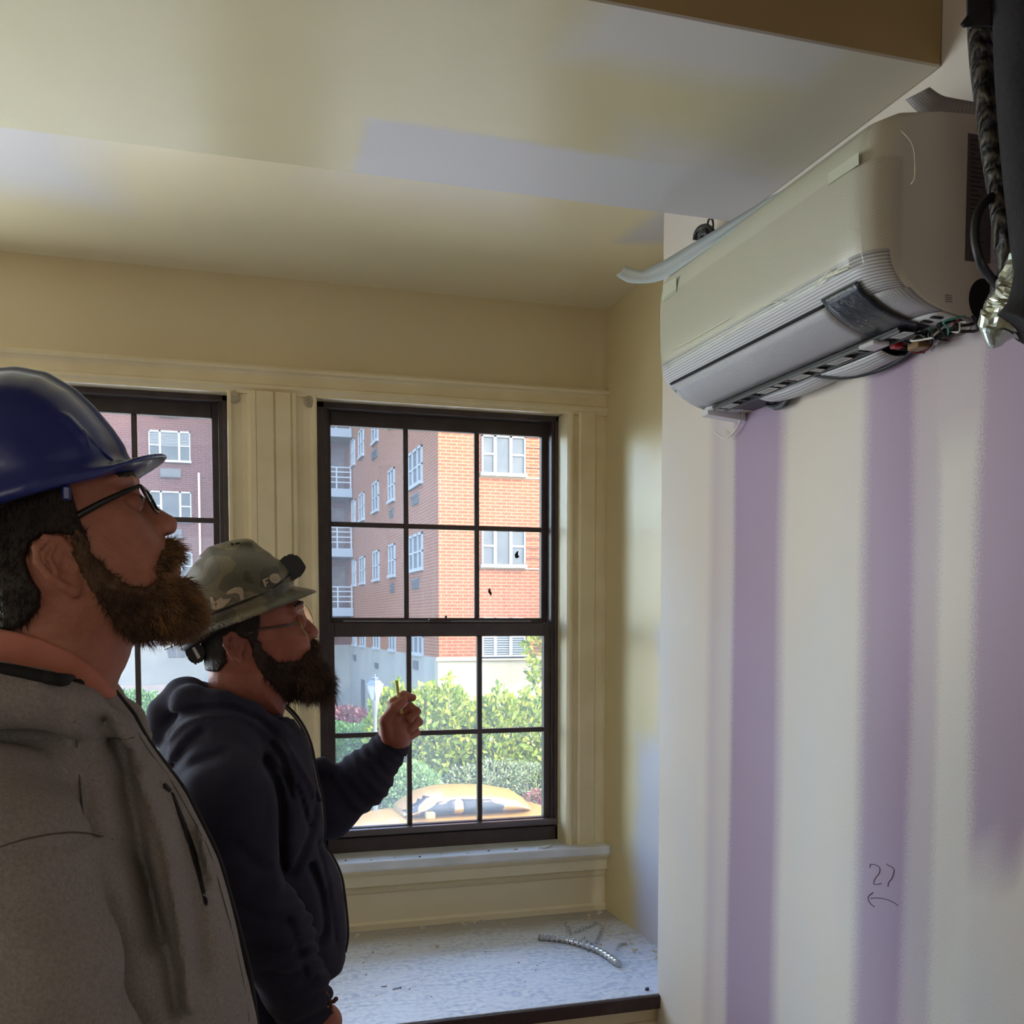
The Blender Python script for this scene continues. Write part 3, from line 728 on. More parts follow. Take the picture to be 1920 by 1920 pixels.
def foliage(blobs, n, size, m, name, parent, seed, droop=0.0, up=0.4):
    r_ = np.random.default_rng(seed); V = []; F = []
    vol = np.array([b_[3]*b_[5]+b_[4]*b_[5]+b_[3]*b_[4] for b_ in blobs]); vol = vol/vol.sum()
    which = r_.choice(len(blobs), n, p=vol)
    B = np.array(blobs)[which]
    d = r_.normal(size=(n, 3)); d /= np.linalg.norm(d, axis=1)[:, None]
    rad = 0.72+0.34*r_.random(n)**0.6
    lump = 1+0.12*np.sin(d[:, 0]*9+which)*np.cos(d[:, 2]*8+which*2)
    c = B[:, :3]+d*B[:, 3:6]*(rad*lump)[:, None]
    ok = c[:, 2] > GZ+0.02; c = c[ok]; d = d[ok]; n = len(c)
    t = d+r_.normal(size=(n, 3))*0.7; t[:, 2] += up-droop; t /= np.linalg.norm(t, axis=1)[:, None]
    s = np.cross(t, r_.normal(size=(n, 3))); s /= np.linalg.norm(s, axis=1)[:, None]
    L = size*(0.6+0.8*r_.random(n))[:, None]
    v = np.stack([c, c+t*L*0.5+s*L*0.26, c+t*L, c+t*L*0.5-s*L*0.26], 1).reshape(-1, 3)
    me = bpy.data.meshes.new(name); me.vertices.add(len(v)); me.vertices.foreach_set('co', v.astype(np.float32).ravel())
    me.loops.add(4*n); me.loops.foreach_set('vertex_index', np.arange(4*n, dtype=np.int32)); me.polygons.add(n); me.polygons.foreach_set('loop_start', np.arange(n, dtype=np.int32)*4)
    me.update(calc_edges=True)
    return link(name, me, m, parent)
def shrub(name, label, cat, blobs, n, size, m, seed, group=None, up=0.4, core=True):
    cx = sum(b_[0] for b_ in blobs)/len(blobs); cy = sum(b_[1] for b_ in blobs)/len(blobs)
    root = empty(name, (cx, cy, GZ)); tag(root, label, cat, group)
    foliage(blobs, n, size, m, 'foliage', root, seed, up=up)
    bm = bmesh.new()
    for b_ in blobs:
        base = Vector((b_[0], b_[1], GZ-0.02)); top = Vector(b_[:3])
        for q in range(3):
            e = top+Vector((random.uniform(-.5, .5)*b_[3], random.uniform(-.5, .5)*b_[4], random.uniform(0, .5)*b_[5]))
            add_tube(bm, [base+Vector((random.uniform(-.08, .08), random.uniform(-.08, .08), 0)), base.lerp(e, .5)+Vector((random.uniform(-.1, .1), 0, 0)), e], [0.03, 0.022, 0.01], 5)
    obj('stems', bm, m_bark, root); settle(root)
    return root
def px3(u, v, y): p = at(u, v, y=y); return [p.x, p.y, p.z]
# tall loose golden-green hedge in front of the stone base
def blob(u, v, y, rx, ry, rz): return px3(u, v, y)+[rx, ry, rz]
def cols(items, y, ry):
    """upright clumps: u centre, v top, half width in m"""
    out = []
    for u, vt, rx in items:
        p = at(u, vt, y=y); h = p.z-GZ
        out.append([p.x, y+random.uniform(-.2, .2), GZ+h*0.55, rx, ry, h*0.5])
        out.append([p.x+random.uniform(-.2, .2), y-ry*0.4, GZ+h*0.28, rx*1.05, ry, h*0.32])
    return out
shrub('hedge_shrub', 'tall golden-green shrub behind the white lantern', 'shrub', cols([(722, 1312, .42), (750, 1300, .42)], 23.0, 0.7), 9000, 0.14, m_lf_yel, 11, 'tall golden-green hedge')
shrub('hedge_shrub', 'tall golden-green shrub in the middle of the hedge, below the brick corner', 'shrub', cols([(800, 1300, .55), (838, 1294, .5), (868, 1330, .5)], 22.5, 0.8), 12000, 0.14, m_lf_yel, 12, 'tall golden-green hedge')
shrub('hedge_shrub', 'tall golden-green shrub at the right end of the hedge', 'shrub', cols([(905, 1322, .5), (935, 1308, .5), (980, 1318, .6), (1020, 1312, .6)], 22.5, 0.8), 14000, 0.14, m_lf_yel, 13, 'tall golden-green hedge')
shrub('hedge_shrub', 'tall golden-green shrub behind the man\'s raised hand', 'shrub', cols([(765, 1318, .5)], 22.8, 0.7), 5000, 0.14, m_lf_yel, 14, 'tall golden-green hedge')
shrub('red_shrub', 'dark red-leaved shrub left of the lantern post', 'shrub', [blob(655, 1370, 30, 1.0, .8, .65), blob(635, 1365, 30, .7, .8, .6)], 5000, 0.11, m_lf_red, 15)
shrub('low_hedge', 'low clipped green hedge below the red-leaved shrub', 'hedge', [blob(628, 1400, 26, .8, .8, .55), blob(655, 1400, 26, .8, .8, .55), blob(685, 1402, 26, .7, .8, .55), blob(640, 1430, 24.5, 1.0, .8, .9), blob(690, 1440, 24.5, .9, .8, .9), blob(610, 1430, 24.5, 1.0, .8, .9)], 14000, 0.10, m_lf_grn, 16)
shrub('rounded_bush', 'rounded pale green bush beside the windscreen of the car', 'bush', [blob(752, 1480, 20.4, .42, .5, .45), blob(790, 1478, 20.5, .36, .5, .36), blob(775, 1460, 20.6, .36, .4, .3), blob(735, 1505, 20.3, .45, .5, .4)], 9000, 0.085, m_lf_pale, 17)
shrub('azalea', 'pink-flowering shrub left of the car bonnet', 'shrub', [blob(712, 1530, 20.5, .32, .4, .22), blob(735, 1535, 20.3, .30, .4, .2)], 1800, 0.06, m_lf_az, 18)
shrub('azalea', 'pink-flowering shrub behind the rear of the car', 'shrub', [blob(1010, 1508, 20.6, .34, .4, .30), blob(1045, 1515, 20.6, .4, .4, .35)], 2400, 0.06, m_lf_az, 19)
shrub('low_shrub', 'thin grey-green shrub behind the car roof', 'shrub', [blob(880, 1472, 21.4, .6, .4, .4), blob(930, 1465, 21.4, .7, .4, .45), blob(985, 1470, 21.4, .7, .4, .45)], 7000, 0.07, leafmat('grey_green_leaves', (120, 140, 90), (160, 176, 120), (190, 196, 150)), 20)
shrub('clipped_shrub', 'bright green clipped shrub seen through the left-hand window', 'shrub', [blob(250, 1345, 32, .9, .8, .75), blob(272, 1345, 32, .6, .8, .72), blob(225, 1345, 32, .9, .8, .75)], 9000, 0.10, m_lf_grn, 21)
shrub('ground_shrub', 'low spreading green shrub in front of the clipped one', 'shrub', [blob(240, 1385, 29, 1.2, .8, .5), blob(275, 1390, 29, 1.0, .8, .4)], 6000, 0.10, m_lf_pale, 22)
# tree at the right, its crown only just in view; it shades the stone base
tr = empty('tree', (12.6, 27.0, GZ)); tag(tr, 'leafy tree at the right edge of the window view', 'tree')
bm = bmesh.new(); add_tube(bm, spline([(12.6, 27.0, GZ-.05), (12.5, 27.0, -1), (12.3, 27, 1), (12.4, 27, 3)], 4), [0.2]*13, 8); add_tube(bm, [(12.3, 27, .6), (11, 27, 2), (10.3, 27, 2.4)], [.1, .06, .03], 6)
obj('trunk', bm, m_bark, tr)
foliage([[12.6, 27, 3.0, 2.2, 1.6, 1.7], [11.0, 27.2, 1.6, 1.4, 1.0, .9], [10.5, 27.0, 0.7, .7, .6, .6], [13.8, 27, 1.5, 1.6, 1.2, 1.2], px3(1012, 1215, 27)+[.42, .6, .42], px3(1006, 1258, 27)+[.25, .4, .22], px3(1014, 1275, 27)+[.3, .4, .2], [15.0, 27.2, 4.4, 1.5, 1.0, 1.2], [16.4, 27, 5.8, 1.6, 1.0, 1.2]], 9000, 0.18, m_lf_yel, 'foliage', tr, 23, up=.2); settle(tr)

# ------------------------------------------------------------------ lantern on a post
lp = at(703, 1310, y=19.0); LX, LY = at(703, 1310, y=19.75).x, 19.75
L = empty('street_lamp', (LX, LY, GZ)); tag(L, 'pale lantern street lamp on a slim post beside the hedge', 'street lamp')
m_lpost = mat('pale_grey_green_metal', (150, 160, 150), 0.5, metal=0.2); m_lroof = mat('pale_blue_grey_metal', (104, 126, 148), 0.5)
m_lglass = mat('frosted_white_glass', (232, 236, 236), 0.4)
zt0 = at(703, 1312, y=LY).z; zt1 = at(703, 1284, y=LY).z; ztop = at(703, 1262, y=LY).z
bm = bmesh.new(); add_lathe(bm, [(0.14, GZ), (0.13, GZ+.3), (0.055, GZ+.45), (0.038, GZ+1.5), (0.038, zt0-.35), (0.05, zt0-.25), (0.085, zt0-.02), (0.085, zt0)], (LX, LY), 12); obj('post', bm, m_lpost, L)
hw0, hw1 = 0.062, 0.112
bm = bmesh.new()
vs = [bm.verts.new((LX+sx*hh, LY+sy*hh, zz)) for hh, zz in ((hw0, zt0), (hw1, zt1)) for sx, sy in ((-1, -1), (1, -1), (1, 1), (-1, 1))]
for k in range(4): bm.faces.new((vs[k], vs[(k+1) % 4], vs[4+(k+1) % 4], vs[4+k]))
bm.faces.new(vs[:4]); bm.faces.new(vs[4:]); bmesh.ops.rotate(bm, cent=(LX, LY, 0), matrix=Matrix.Rotation(math.radians(38), 3, 'Z'), verts=bm.verts)
lan = obj('lantern_glass', bm, m_lglass, L)
bm = bmesh.new()
for sx, sy in ((-1, -1), (1, -1), (1, 1), (-1, 1)): add_tube(bm, [(LX+sx*hw0, LY+sy*hw0, zt0), (LX+sx*hw1, LY+sy*hw1, zt1)], 0.012, 6)
bmesh.ops.rotate(bm, cent=(LX, LY, 0), matrix=Matrix.Rotation(math.radians(38), 3, 'Z'), verts=bm.verts); obj('lantern_frame', bm, m_lpost, L)
bm = bmesh.new(); add_lathe(bm, [(0, zt1), (0.180, zt1), (0.178, zt1+.012), (0.13, zt1+.045), (0.105, zt1+.085), (0.06, zt1+.10), (0.055, zt1+.11), (0.075, zt1+.125), (0.06, zt1+.145), (0.02, zt1+.155), (0.012, zt1+.17), (0.022, zt1+.185), (0.0, zt1+.215)], (LX, LY), 4, False)
bmesh.ops.rotate(bm, cent=(LX, LY, 0), matrix=Matrix.Rotation(math.radians(83), 3, 'Z'), verts=bm.verts); obj('lantern_roof', bm, m_lroof, L); settle(L)
# pale utility box beyond the muntin
a = at(695, 1386, y=24); b_ = at(712, 1372, y=24)
tag(box('utility_box', a.x-.05, b_.x, 23.2, 23.5, GZ, b_.z, m_white), 'white box half hidden behind the raised hand', 'box')

# ------------------------------------------------------------------ the parked car
m_carp = mat('tan_yellow_car_paint', (200, 150, 74), 0.35, spec=0.4, Coat_Weight=0.15)
m_cargl = mat('car_glass', (34, 37, 40), 0.3, spec=0.06); m_tyre = mat('black_rubber', (28, 28, 30), 0.8); m_rim = mat('silver_wheel', (170, 172, 176), 0.35, metal=0.7)
YCAR = 17.5; zr = GZ-0.02
car = empty('car', (3.9, YCAR, zr)); tag(car, 'tan yellow car parked in front of the hedge', 'car')
def cxz(u, v): p = at(u, v, y=YCAR); return (p.x, p.z)
roof = [cxz(*q) for q in ((762, 1530), (785, 1512), (810, 1498), (840, 1490), (880, 1487), (940, 1488), (985, 1496), (1004, 1508), (1018, 1528))]
x0, z0 = roof[0]; x1, z1 = roof[-1]
belt = z0-0.10
body = [(x0-1.35, GZ+.35), (x0-1.38, GZ+.62), (x0-1.22, belt-.14), (x0-.6, belt-.03), (x0-.05, belt+.03)] + [(x1+.12, belt+.02), (x1+.42, belt-.08), (x1+.46, GZ+.6), (x1+.42, GZ+.32)]
F_ = Field((x0-1.6, YCAR-.05, GZ+.1), (x1+.7, YCAR+1.95, belt+.25), 0.04)
F_.f = F_.profile(body, YCAR+.95, .22, .90+0*F_.X)
for wx in (x0-.75, x1-.25):
    dwh = np.sqrt((F_.X-wx)**2+(F_.Z-(GZ+.33))**2)-.37+0*F_.Y
    F_.f = smax(F_.f, -dwh, .03)
F_.mesh('body', m_carp, car)
cab = [(x0-.02, belt-.05)]+roof+[(x1+.12, belt-.05)]
F_ = Field((x0-.2, YCAR-.05, belt-.2), (x1+.3, YCAR+1.95, -1.2), 0.03)
F_.f = F_.profile(cab, YCAR+.95, .20, .80-.25*np.clip(F_.Z-belt, 0, 1))
cabo = F_.mesh('greenhouse', m_carp, car); cb = bvh_of(cabo)
def sc_(p, fx=.86, fz=.8): return p
wz0, wz1 = belt+.06, belt+.35
def wq(ua, ub, va=1508, vb=1548): return [cxz(ua, vb), cxz(ub, vb)]
side = [cxz(770, 1547), cxz(792, 1528), cxz(826, 1509), cxz(862, 1503), cxz(862, 1548)]
side2 = [cxz(870, 1548), cxz(870, 1503), cxz(925, 1503), cxz(952, 1512), cxz(962, 1535), cxz(955, 1548)]
for s_ in (side, side2): decal('side_window', s_, cb, m_cargl, car, YCAR-1, 0.006, 0.05)
decal('windscreen', [cxz(760, 1532), cxz(776, 1519), cxz(794, 1506), cxz(806, 1500), cxz(816, 1502), cxz(788, 1527), cxz(772, 1541)], cb, m_cargl, car, YCAR-1, 0.006, 0.05)
for nm, wx in (('wheel', x0-.75), ('wheel', x1-.25)):
    for yy_ in (YCAR+.02, YCAR+1.70):
        bm = bmesh.new(); add_tube(bm, [(wx, yy_, GZ+.31), (wx, yy_+.2, GZ+.31)], .33, 28); wo = obj(nm, bm, m_tyre, car)
        bm = bmesh.new(); add_tube(bm, [(wx, yy_-.01, GZ+.31), (wx, yy_+.21, GZ+.31)], .21, 24); obj('wheel_rim', bm, m_rim, wo)
bm = bmesh.new(); add_box(bm, x0+.35, x0+.52, YCAR-.04, YCAR+.12, belt+.02, belt+.14, .03, 2); obj('wing_mirror', bm, m_carp, car); settle(car)

# the outdoor surfaces, all a good deal deeper in tone than they look through the bright panes
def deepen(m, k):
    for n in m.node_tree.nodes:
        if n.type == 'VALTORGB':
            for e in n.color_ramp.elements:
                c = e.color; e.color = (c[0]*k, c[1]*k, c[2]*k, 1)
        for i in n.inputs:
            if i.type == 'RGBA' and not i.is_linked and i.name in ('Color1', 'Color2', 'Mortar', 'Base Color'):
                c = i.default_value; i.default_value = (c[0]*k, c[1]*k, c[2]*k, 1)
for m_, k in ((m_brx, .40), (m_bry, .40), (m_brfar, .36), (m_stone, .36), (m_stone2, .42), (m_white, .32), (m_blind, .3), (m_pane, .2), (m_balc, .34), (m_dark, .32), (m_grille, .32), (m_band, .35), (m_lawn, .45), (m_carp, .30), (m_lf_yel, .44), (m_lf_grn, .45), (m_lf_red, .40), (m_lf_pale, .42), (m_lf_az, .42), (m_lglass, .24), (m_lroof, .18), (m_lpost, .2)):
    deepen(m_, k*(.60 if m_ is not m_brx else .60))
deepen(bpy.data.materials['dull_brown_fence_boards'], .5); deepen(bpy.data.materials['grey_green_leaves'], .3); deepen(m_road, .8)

# ================================================================== THE WALL UNIT
AY0, AY1 = 1.345, 2.125
m_case, nt, lk, b = newmat('off_white_perforated_casing')
b.inputs['Roughness'].default_value = 0.42; b.inputs['Specular IOR Level'].default_value = 0.35
geo = N(nt, 'ShaderNodeNewGeometry'); sp = N(nt, 'ShaderNodeSeparateXYZ'); lk.new(geo.outputs['Position'], sp.inputs[0])
along = math_(nt, lk, 'SUBTRACT', sp.outputs[1], sp.outputs[0])
K = 2*math.pi/0.0050
s1 = math_(nt, lk, 'SINE', math_(nt, lk, 'MULTIPLY', along, K)); s2 = math_(nt, lk, 'SINE', math_(nt, lk, 'MULTIPLY', sp.outputs[2], K))
dot = math_(nt, lk, 'GREATER_THAN', math_(nt, lk, 'MULTIPLY', s1, s2), 0.42)
mr = nt.new('ShaderNodeMapRange'); mr.inputs[1].default_value = 2.312; mr.inputs[2].default_value = 2.308; lk.new(sp.outputs[2], mr.inputs[0])
mr2 = nt.new('ShaderNodeMapRange'); mr2.inputs[1].default_value = 1.038; mr2.inputs[2].default_value = 1.030; lk.new(sp.outputs[0], mr2.inputs[0])
msk = math_(nt, lk, 'MULTIPLY', math_(nt, lk, 'MULTIPLY', dot, mr.outputs[0]), mr2.outputs[0])
mx = N(nt, 'ShaderNodeMix', data_type='RGBA'); lk.new(msk, mx.inputs[0]); mx.inputs[6].default_value = lin((206, 202, 186)); mx.inputs[7].default_value = lin((140, 126, 116)); lk.new(mx.outputs[2], b.inputs['Base Color'])
bp = N(nt, 'ShaderNodeBump', invert=True); bp.inputs['Strength'].default_value = 0.25; bp.inputs['Distance'].default_value = 0.001; lk.new(msk, bp.inputs['Height']); lk.new(bp.outputs[0], b.inputs['Normal'])

def ribbed(name, col, pitch, axis=1, depth=0.35, dark=0.72, rough=0.45, both=False):
    m, nt, lk, b = newmat(name); b.inputs['Roughness'].default_value = rough
    tc = N(nt, 'ShaderNodeTexCoord'); uv = N(nt, 'ShaderNodeSeparateXYZ'); lk.new(tc.outputs['UV'], uv.inputs[0])
    s = math_(nt, lk, 'ADD', math_(nt, lk, 'MULTIPLY', math_(nt, lk, 'SINE', math_(nt, lk, 'MULTIPLY', uv.outputs[axis], 2*math.pi/pitch)), 0.5), 0.5)
    if both:
        s3 = math_(nt, lk, 'ADD', math_(nt, lk, 'MULTIPLY', math_(nt, lk, 'SINE', math_(nt, lk, 'MULTIPLY', uv.outputs[1-axis], 2*math.pi/pitch)), 0.5), 0.5)
        s = math_(nt, lk, 'MULTIPLY', s, s3)
    mx = N(nt, 'ShaderNodeMix', data_type='RGBA'); lk.new(s, mx.inputs[0]); c = lin(col); mx.inputs[6].default_value = (c[0]*dark, c[1]*dark, c[2]*dark, 1); mx.inputs[7].default_value = c
    lk.new(mx.outputs[2], b.inputs['Base Color'])
    bp = N(nt, 'ShaderNodeBump'); bp.inputs['Strength'].default_value = depth; bp.inputs['Distance'].default_value = 0.001; lk.new(s, bp.inputs['Height']); lk.new(bp.outputs[0], b.inputs['Normal'])
    return m
m_rib = ribbed('light_grey_ribbed_plastic', (206, 206, 208), 0.0052, 1, dark=0.45)
m_louv = ribbed('light_grey_fine_dotted_plastic', (204, 204, 208), 0.0042, 1, dark=0.50, both=True)
m_edge = mat('smooth_light_grey_plastic', (204, 204, 206), 0.4)
m_blackp = mat('black_plastic', (18, 18, 20), 0.45); m_gap = mat('dark_slot', (10, 10, 10), 0.9)
m_disp, nt, lk, b = newmat('dark_display_under_film'); b.inputs['Roughness'].default_value = 0.3; b.inputs['Specular IOR Level'].default_value = 0.35; b.inputs['Coat Weight'].default_value = 0.12
geo = N(nt, 'ShaderNodeNewGeometry'); n_ = vnoise(nt, lk, geo.outputs['Position'], 55, 2); vo = N(nt, 'ShaderNodeTexVoronoi'); vo.inputs['Scale'].default_value = 130; lk.new(geo.outputs['Position'], vo.inputs[0])
r = ramp(nt, [(0.10, lin((190, 196, 202))), (0.17, lin((34, 40, 50))), (1, lin((30, 34, 40)))]); lk.new(vo.outputs[0], r.inputs[0])
mr = ramp(nt, [(0.52, g(0)), (0.60, g(1))]); lk.new(n_, mr.inputs[0])
mx = N(nt, 'ShaderNodeMix', data_type='RGBA'); lk.new(mr.outputs[0], mx.inputs[0]); mx.inputs[6].default_value = lin((32, 38, 46)); lk.new(r.outputs[0], mx.inputs[7]); lk.new(mx.outputs[2], b.inputs['Base Color'])
bp = N(nt, 'ShaderNodeBump'); bp.inputs['Strength'].default_value = 0.6; bp.inputs['Distance'].default_value = 0.003; lk.new(n_, bp.inputs['Height']); lk.new(bp.outputs[0], b.inputs['Normal'])
m_film, nt, lk, b = newmat('clear_protective_film'); nt.remove(b); out = [n for n in nt if n.type == 'OUTPUT_MATERIAL'][0]
tr = N(nt, 'ShaderNodeBsdfTransparent'); tr.inputs[0].default_value = (0.96, 0.98, 0.95, 1); gl = N(nt, 'ShaderNodeBsdfGlossy'); gl.inputs['Roughness'].default_value = 0.34
tc = N(nt, 'ShaderNodeNewGeometry'); n_ = vnoise(nt, lk, tc.outputs['Position'], 16, 4); bp = N(nt, 'ShaderNodeBump'); bp.inputs['Strength'].default_value = 0.2; bp.inputs['Distance'].default_value = 0.01; lk.new(n_, bp.inputs['Height']); lk.new(bp.outputs[0], gl.inputs['Normal'])
mx = N(nt, 'ShaderNodeMixShader'); mx.inputs[0].default_value = 0.08; lk.new(tr.outputs[0], mx.inputs[1]); lk.new(gl.outputs[0], mx.inputs[2]); lk.new(mx.outputs[0], out.inputs[0])
m_glint = mat('painted_film_glint', (226, 226, 196), 0.15, spec=1.0)

PROF = [(1.2, 2.392), (1.16, 2.392), (1.08, 2.390), (1.03, 2.384), (1.004, 2.372), (0.988, 2.352), (0.980, 2.325), (0.977, 2.30), (0.977, 2.25), (0.979, 2.20), (0.982, 2.172),
        (0.986, 2.156), (0.994, 2.141), (1.006, 2.128), (1.020, 2.118), (1.036, 2.108), (1.055, 2.099), (1.075, 2.0925), (1.095, 2.088), (1.13, 2.083), (1.17, 2.080), (1.2, 2.080)]
def sweep(bm, prof, ys, r=0.055, xb=XW, push=0.0, close=True, uvl=None, cap=True):
    """profile in x,z run along y, its front rounded off towards both ends of the unit"""
    rings = []; lens = [0]
    for a, b_ in zip(prof, prof[1:]): lens.append(lens[-1]+math.hypot(b_[0]-a[0], b_[1]-a[1]))
    for y in ys:
        e = min(y-AY0, AY1-y); dx = 0
        if e < r: dx = r-math.sqrt(max(0, r*r-(r-max(e, 0))**2))
        ring = []
        for (x, z) in prof:
            k = min(1, (xb-x)/(xb-0.977)); zc = z
            if z > 2.3 and e < 0.02: zc = z-(0.02-e)*0.35*k
            ring.append(bm.verts.new((x+dx*k*0.92-push*0.7*k, y, zc-(push if z < 2.17 else 0))))
        rings.append(ring)
    for i in range(len(rings)-1):
        for k in range(len(prof)-1):
            f = bm.faces.new((rings[i][k], rings[i][k+1], rings[i+1][k+1], rings[i+1][k])); f.smooth = True
            if uvl is not None:
                for lo, (ii, kk) in zip(f.loops, ((i, k), (i, k+1), (i+1, k+1), (i+1, k))): lo[uvl].uv = (ys[ii], lens[kk])
    if cap:
        bm.faces.new(rings[0]); bm.faces.new(rings[-1][::-1])
    return rings
def ends(a, b_, r=0.055, n=9, m=14):
    e = [a+r*(1-math.cos(math.pi/2*i/n)) for i in range(n)]
    mid = [a+r+(b_-a-2*r)*i/m for i in range(m+1)]
    return e+mid+[b_-r*(1-math.cos(math.pi/2*i/n)) for i in range(n-1, -1, -1)]
ac = empty('air_conditioner', (1.09, 1.735, 2.08))
tag(ac, 'off-white wall-mounted air conditioner with its bottom cover open', 'air conditioner')
bm = bmesh.new(); sweep(bm, PROF, ends(AY0, AY1)); obj('casing', bm, m_case, ac)
# ribbed strip along the front bottom edge and round both ends
def strip(name, i0, i1, y0, y1, mt, push, parent=ac, n=30, thick=0.0015, prof=None, ysx=None):
    bm = bmesh.new(); uvl = bm.loops.layers.uv.new('UVMap')
    p = (prof or PROF)[i0:i1+1]; ys = ysx or [y for y in ends(AY0, AY1) if y0-1e-6 <= y <= y1+1e-6]
    if not ysx and (y0 > AY0+.06 or n < 10): ys = [y0+(y1-y0)*k/n for k in range(n+1)]
    sweep(bm, p, ys, push=push, uvl=uvl, cap=False)
    o = obj(name, bm, mt, parent); md = o.modifiers.new('s', 'SOLIDIFY'); md.thickness = thick; md.offset = 0; return o
strip('lower_front_trim', 10, 14, AY0+0.002, AY1-0.002, m_rib, 0.0012)
strip('end_trim', 14, 18, AY0+0.001, AY0+0.05, m_louv, 0.0012, n=8)
strip('end_trim', 14, 18, AY1-0.05, AY1-0.001, m_louv, 0.0012, n=8)
strip('louver', 13, 18, AY0+0.150, AY1-0.052, m_louv, 0.0045)
strip('display_panel', 12, 19, AY0+0.050, AY0+0.146, m_disp, 0.0055, n=8)
strip('louver_gap', 13, 14, AY0+0.145, AY1-0.045, m_gap, 0.0020, thick=0.002, prof=PROF[:13]+[(1.0005, 2.1325), (1.0045, 2.1290)])
# pale bottom rim round both ends
strip('bottom_rim', 18, 20, AY0+0.002, AY0+0.075, m_edge, 0.003, n=8)
strip('bottom_rim', 18, 20, AY1-0.075, AY1-0.002, m_edge, 0.003, n=8)
for dy in (0.012, 0.035):
    box('rim_slot', 1.105, 1.125, AY0+dy, AY0+dy+0.008, 2.0795, 2.0815, m_gap, ac)
# open underside: black well, cross ribs, paper stickers
bm = bmesh.new(); add_box(bm, 1.092, 1.196, AY0+0.08, AY1-0.07, 2.0775, 2.0810); well = obj('open_underside', bm, m_blackp, ac)
bm = bmesh.new(); add_box(bm, 1.094, 1.098, AY0+.08, AY1-.07, 2.0725, 2.0780); add_box(bm, 1.124, 1.128, AY0+.08, AY1-.07, 2.0715, 2.0780)
for q in range(14):
    yq = AY0+0.11+q*0.045; add_box(bm, 1.098, 1.124, yq, yq+0.006, 2.0735, 2.0778)
obj('underside_ribs', bm, mat('dark_grey_plastic', (74, 76, 78), 0.4), ac)
m_stick = mat('white_paper_sticker', (214, 214, 212), 0.6)
for (y_, l_) in ((1.42, .035), (1.585, .05), (1.67, .018), (1.715, .045), (1.80, .014), (1.83, .05), (1.985, .045)):
    bm = bmesh.new(); add_box(bm, 1.100, 1.121, y_, y_+l_, 2.0728, 2.0738); st = obj('sticker', bm, m_stick, ac)
    bm = bmesh.new()
    for q in range(3): add_box(bm, 1.1035+q*.005, 1.1048+q*.005, y_+.004, y_+l_-.004, 2.0722, 2.0729)
    obj('print_lines', bm, mat('grey_print', (120, 120, 122), .6) if y_ == 1.42 else bpy.data.materials['grey_print'], st)
# fan-drum cover pieces hanging in the opening
for (ya, yb_, zc) in ((1.52, 1.70, 2.078), (1.70, 1.93, 2.082)):
    bm = bmesh.new(); uvl = bm.loops.layers.uv.new('UVMap'); rings = []
    for i in range(9):
        y = ya+(yb_-ya)*i/8; s = math.sin(math.pi*min(1, max(0.12, (i+.6)/9)))**.5
        rings.append([bm.verts.new((1.132+.062*k/6, y, zc-.004-0.016*s*math.sin(math.pi*(k+.3)/6.6))) for k in range(7)])
    for i in range(8):
        for k in range(6):
            f = bm.faces.new((rings[i][k], rings[i][k+1], rings[i+1][k+1], rings[i+1][k])); f.smooth = True
            for lo, (ii, kk) in zip(f.loops, ((i, k), (i, k+1), (i+1, k+1), (i+1, k))): lo[uvl].uv = (ii*.012, kk*.009)
    o = obj('drain_cover', bm, m_rib, ac); md = o.modifiers.new('s', 'SOLIDIFY'); md.thickness = 0.002
bm = bmesh.new(); add_tube(bm, spline([(1.13, 1.72, 2.076), (1.16, 1.66, 2.060), (1.185, 1.58, 2.060), (1.18, 1.49, 2.072)], 6), 0.005, 8); obj('black_hose', bm, m_blackp, ac)
# wiring loom and connectors at the open right end
m_red = mat('red_connector', (150, 20, 24), 0.4); m_brass = mat('brass_terminal', (120, 96, 62), 0.4, metal=0.5); m_clr = mat('clear_plastic_block', (190, 190, 192), 0.2, spec=.8)
m_wires = [mat('grey_wire', (150, 150, 150), .5), mat('dark_red_wire', (120, 40, 40), .5), mat('green_wire', (70, 150, 130), .5), m_blackp, mat('white_wire', (214, 210, 200), .4)]
box('connector', 1.128, 1.146, 1.478, 1.494, 2.066, 2.076, m_red, ac, .002)
box('terminal_block', 1.145, 1.168, 1.440, 1.470, 2.058, 2.072, m_brass, ac, .002)
box('clear_clip', 1.085, 1.118, 1.478, 1.520, 2.068, 2.076, m_clr, ac, .002)
rr = random.Random(4)
for q in range(16):
    y0_ = rr.uniform(1.40, 1.52); x0_ = rr.uniform(1.13, 1.17)
    pts = [(x0_, y0_, 2.078)]; 
    for s in range(1, 4): pts.append((min(1.188, x0_+rr.uniform(-.02, .03)), y0_-.02*s+rr.uniform(-.012, .012), 2.066+rr.uniform(-.008, .008)))
    pts.append((x0_+.01, y0_-.07, 2.079))
    tube('wire', spline(pts, 5), 0.0016 if q % 5 else 0.0026, m_wires[[3, 3, 0, 3, 1, 3, 2, 3, 3, 4][q % 10]], ac, 6)
tube('wire', spline([at(*q, x=1.15) for q in ((1752, 597), (1775, 618), (1798, 622), (1800, 605), (1812, 604))], 6), 0.0014, m_wires[4], ac, 6)
tube('drain_tube', spline([at(1393, 768, x=1.185), at(1388, 790, x=1.185), at(1375, 812, x=1.185), at(1358, 821, x=1.18), at(1341, 810, x=1.178)], 6), 0.0022, m_wires[4], ac, 8)
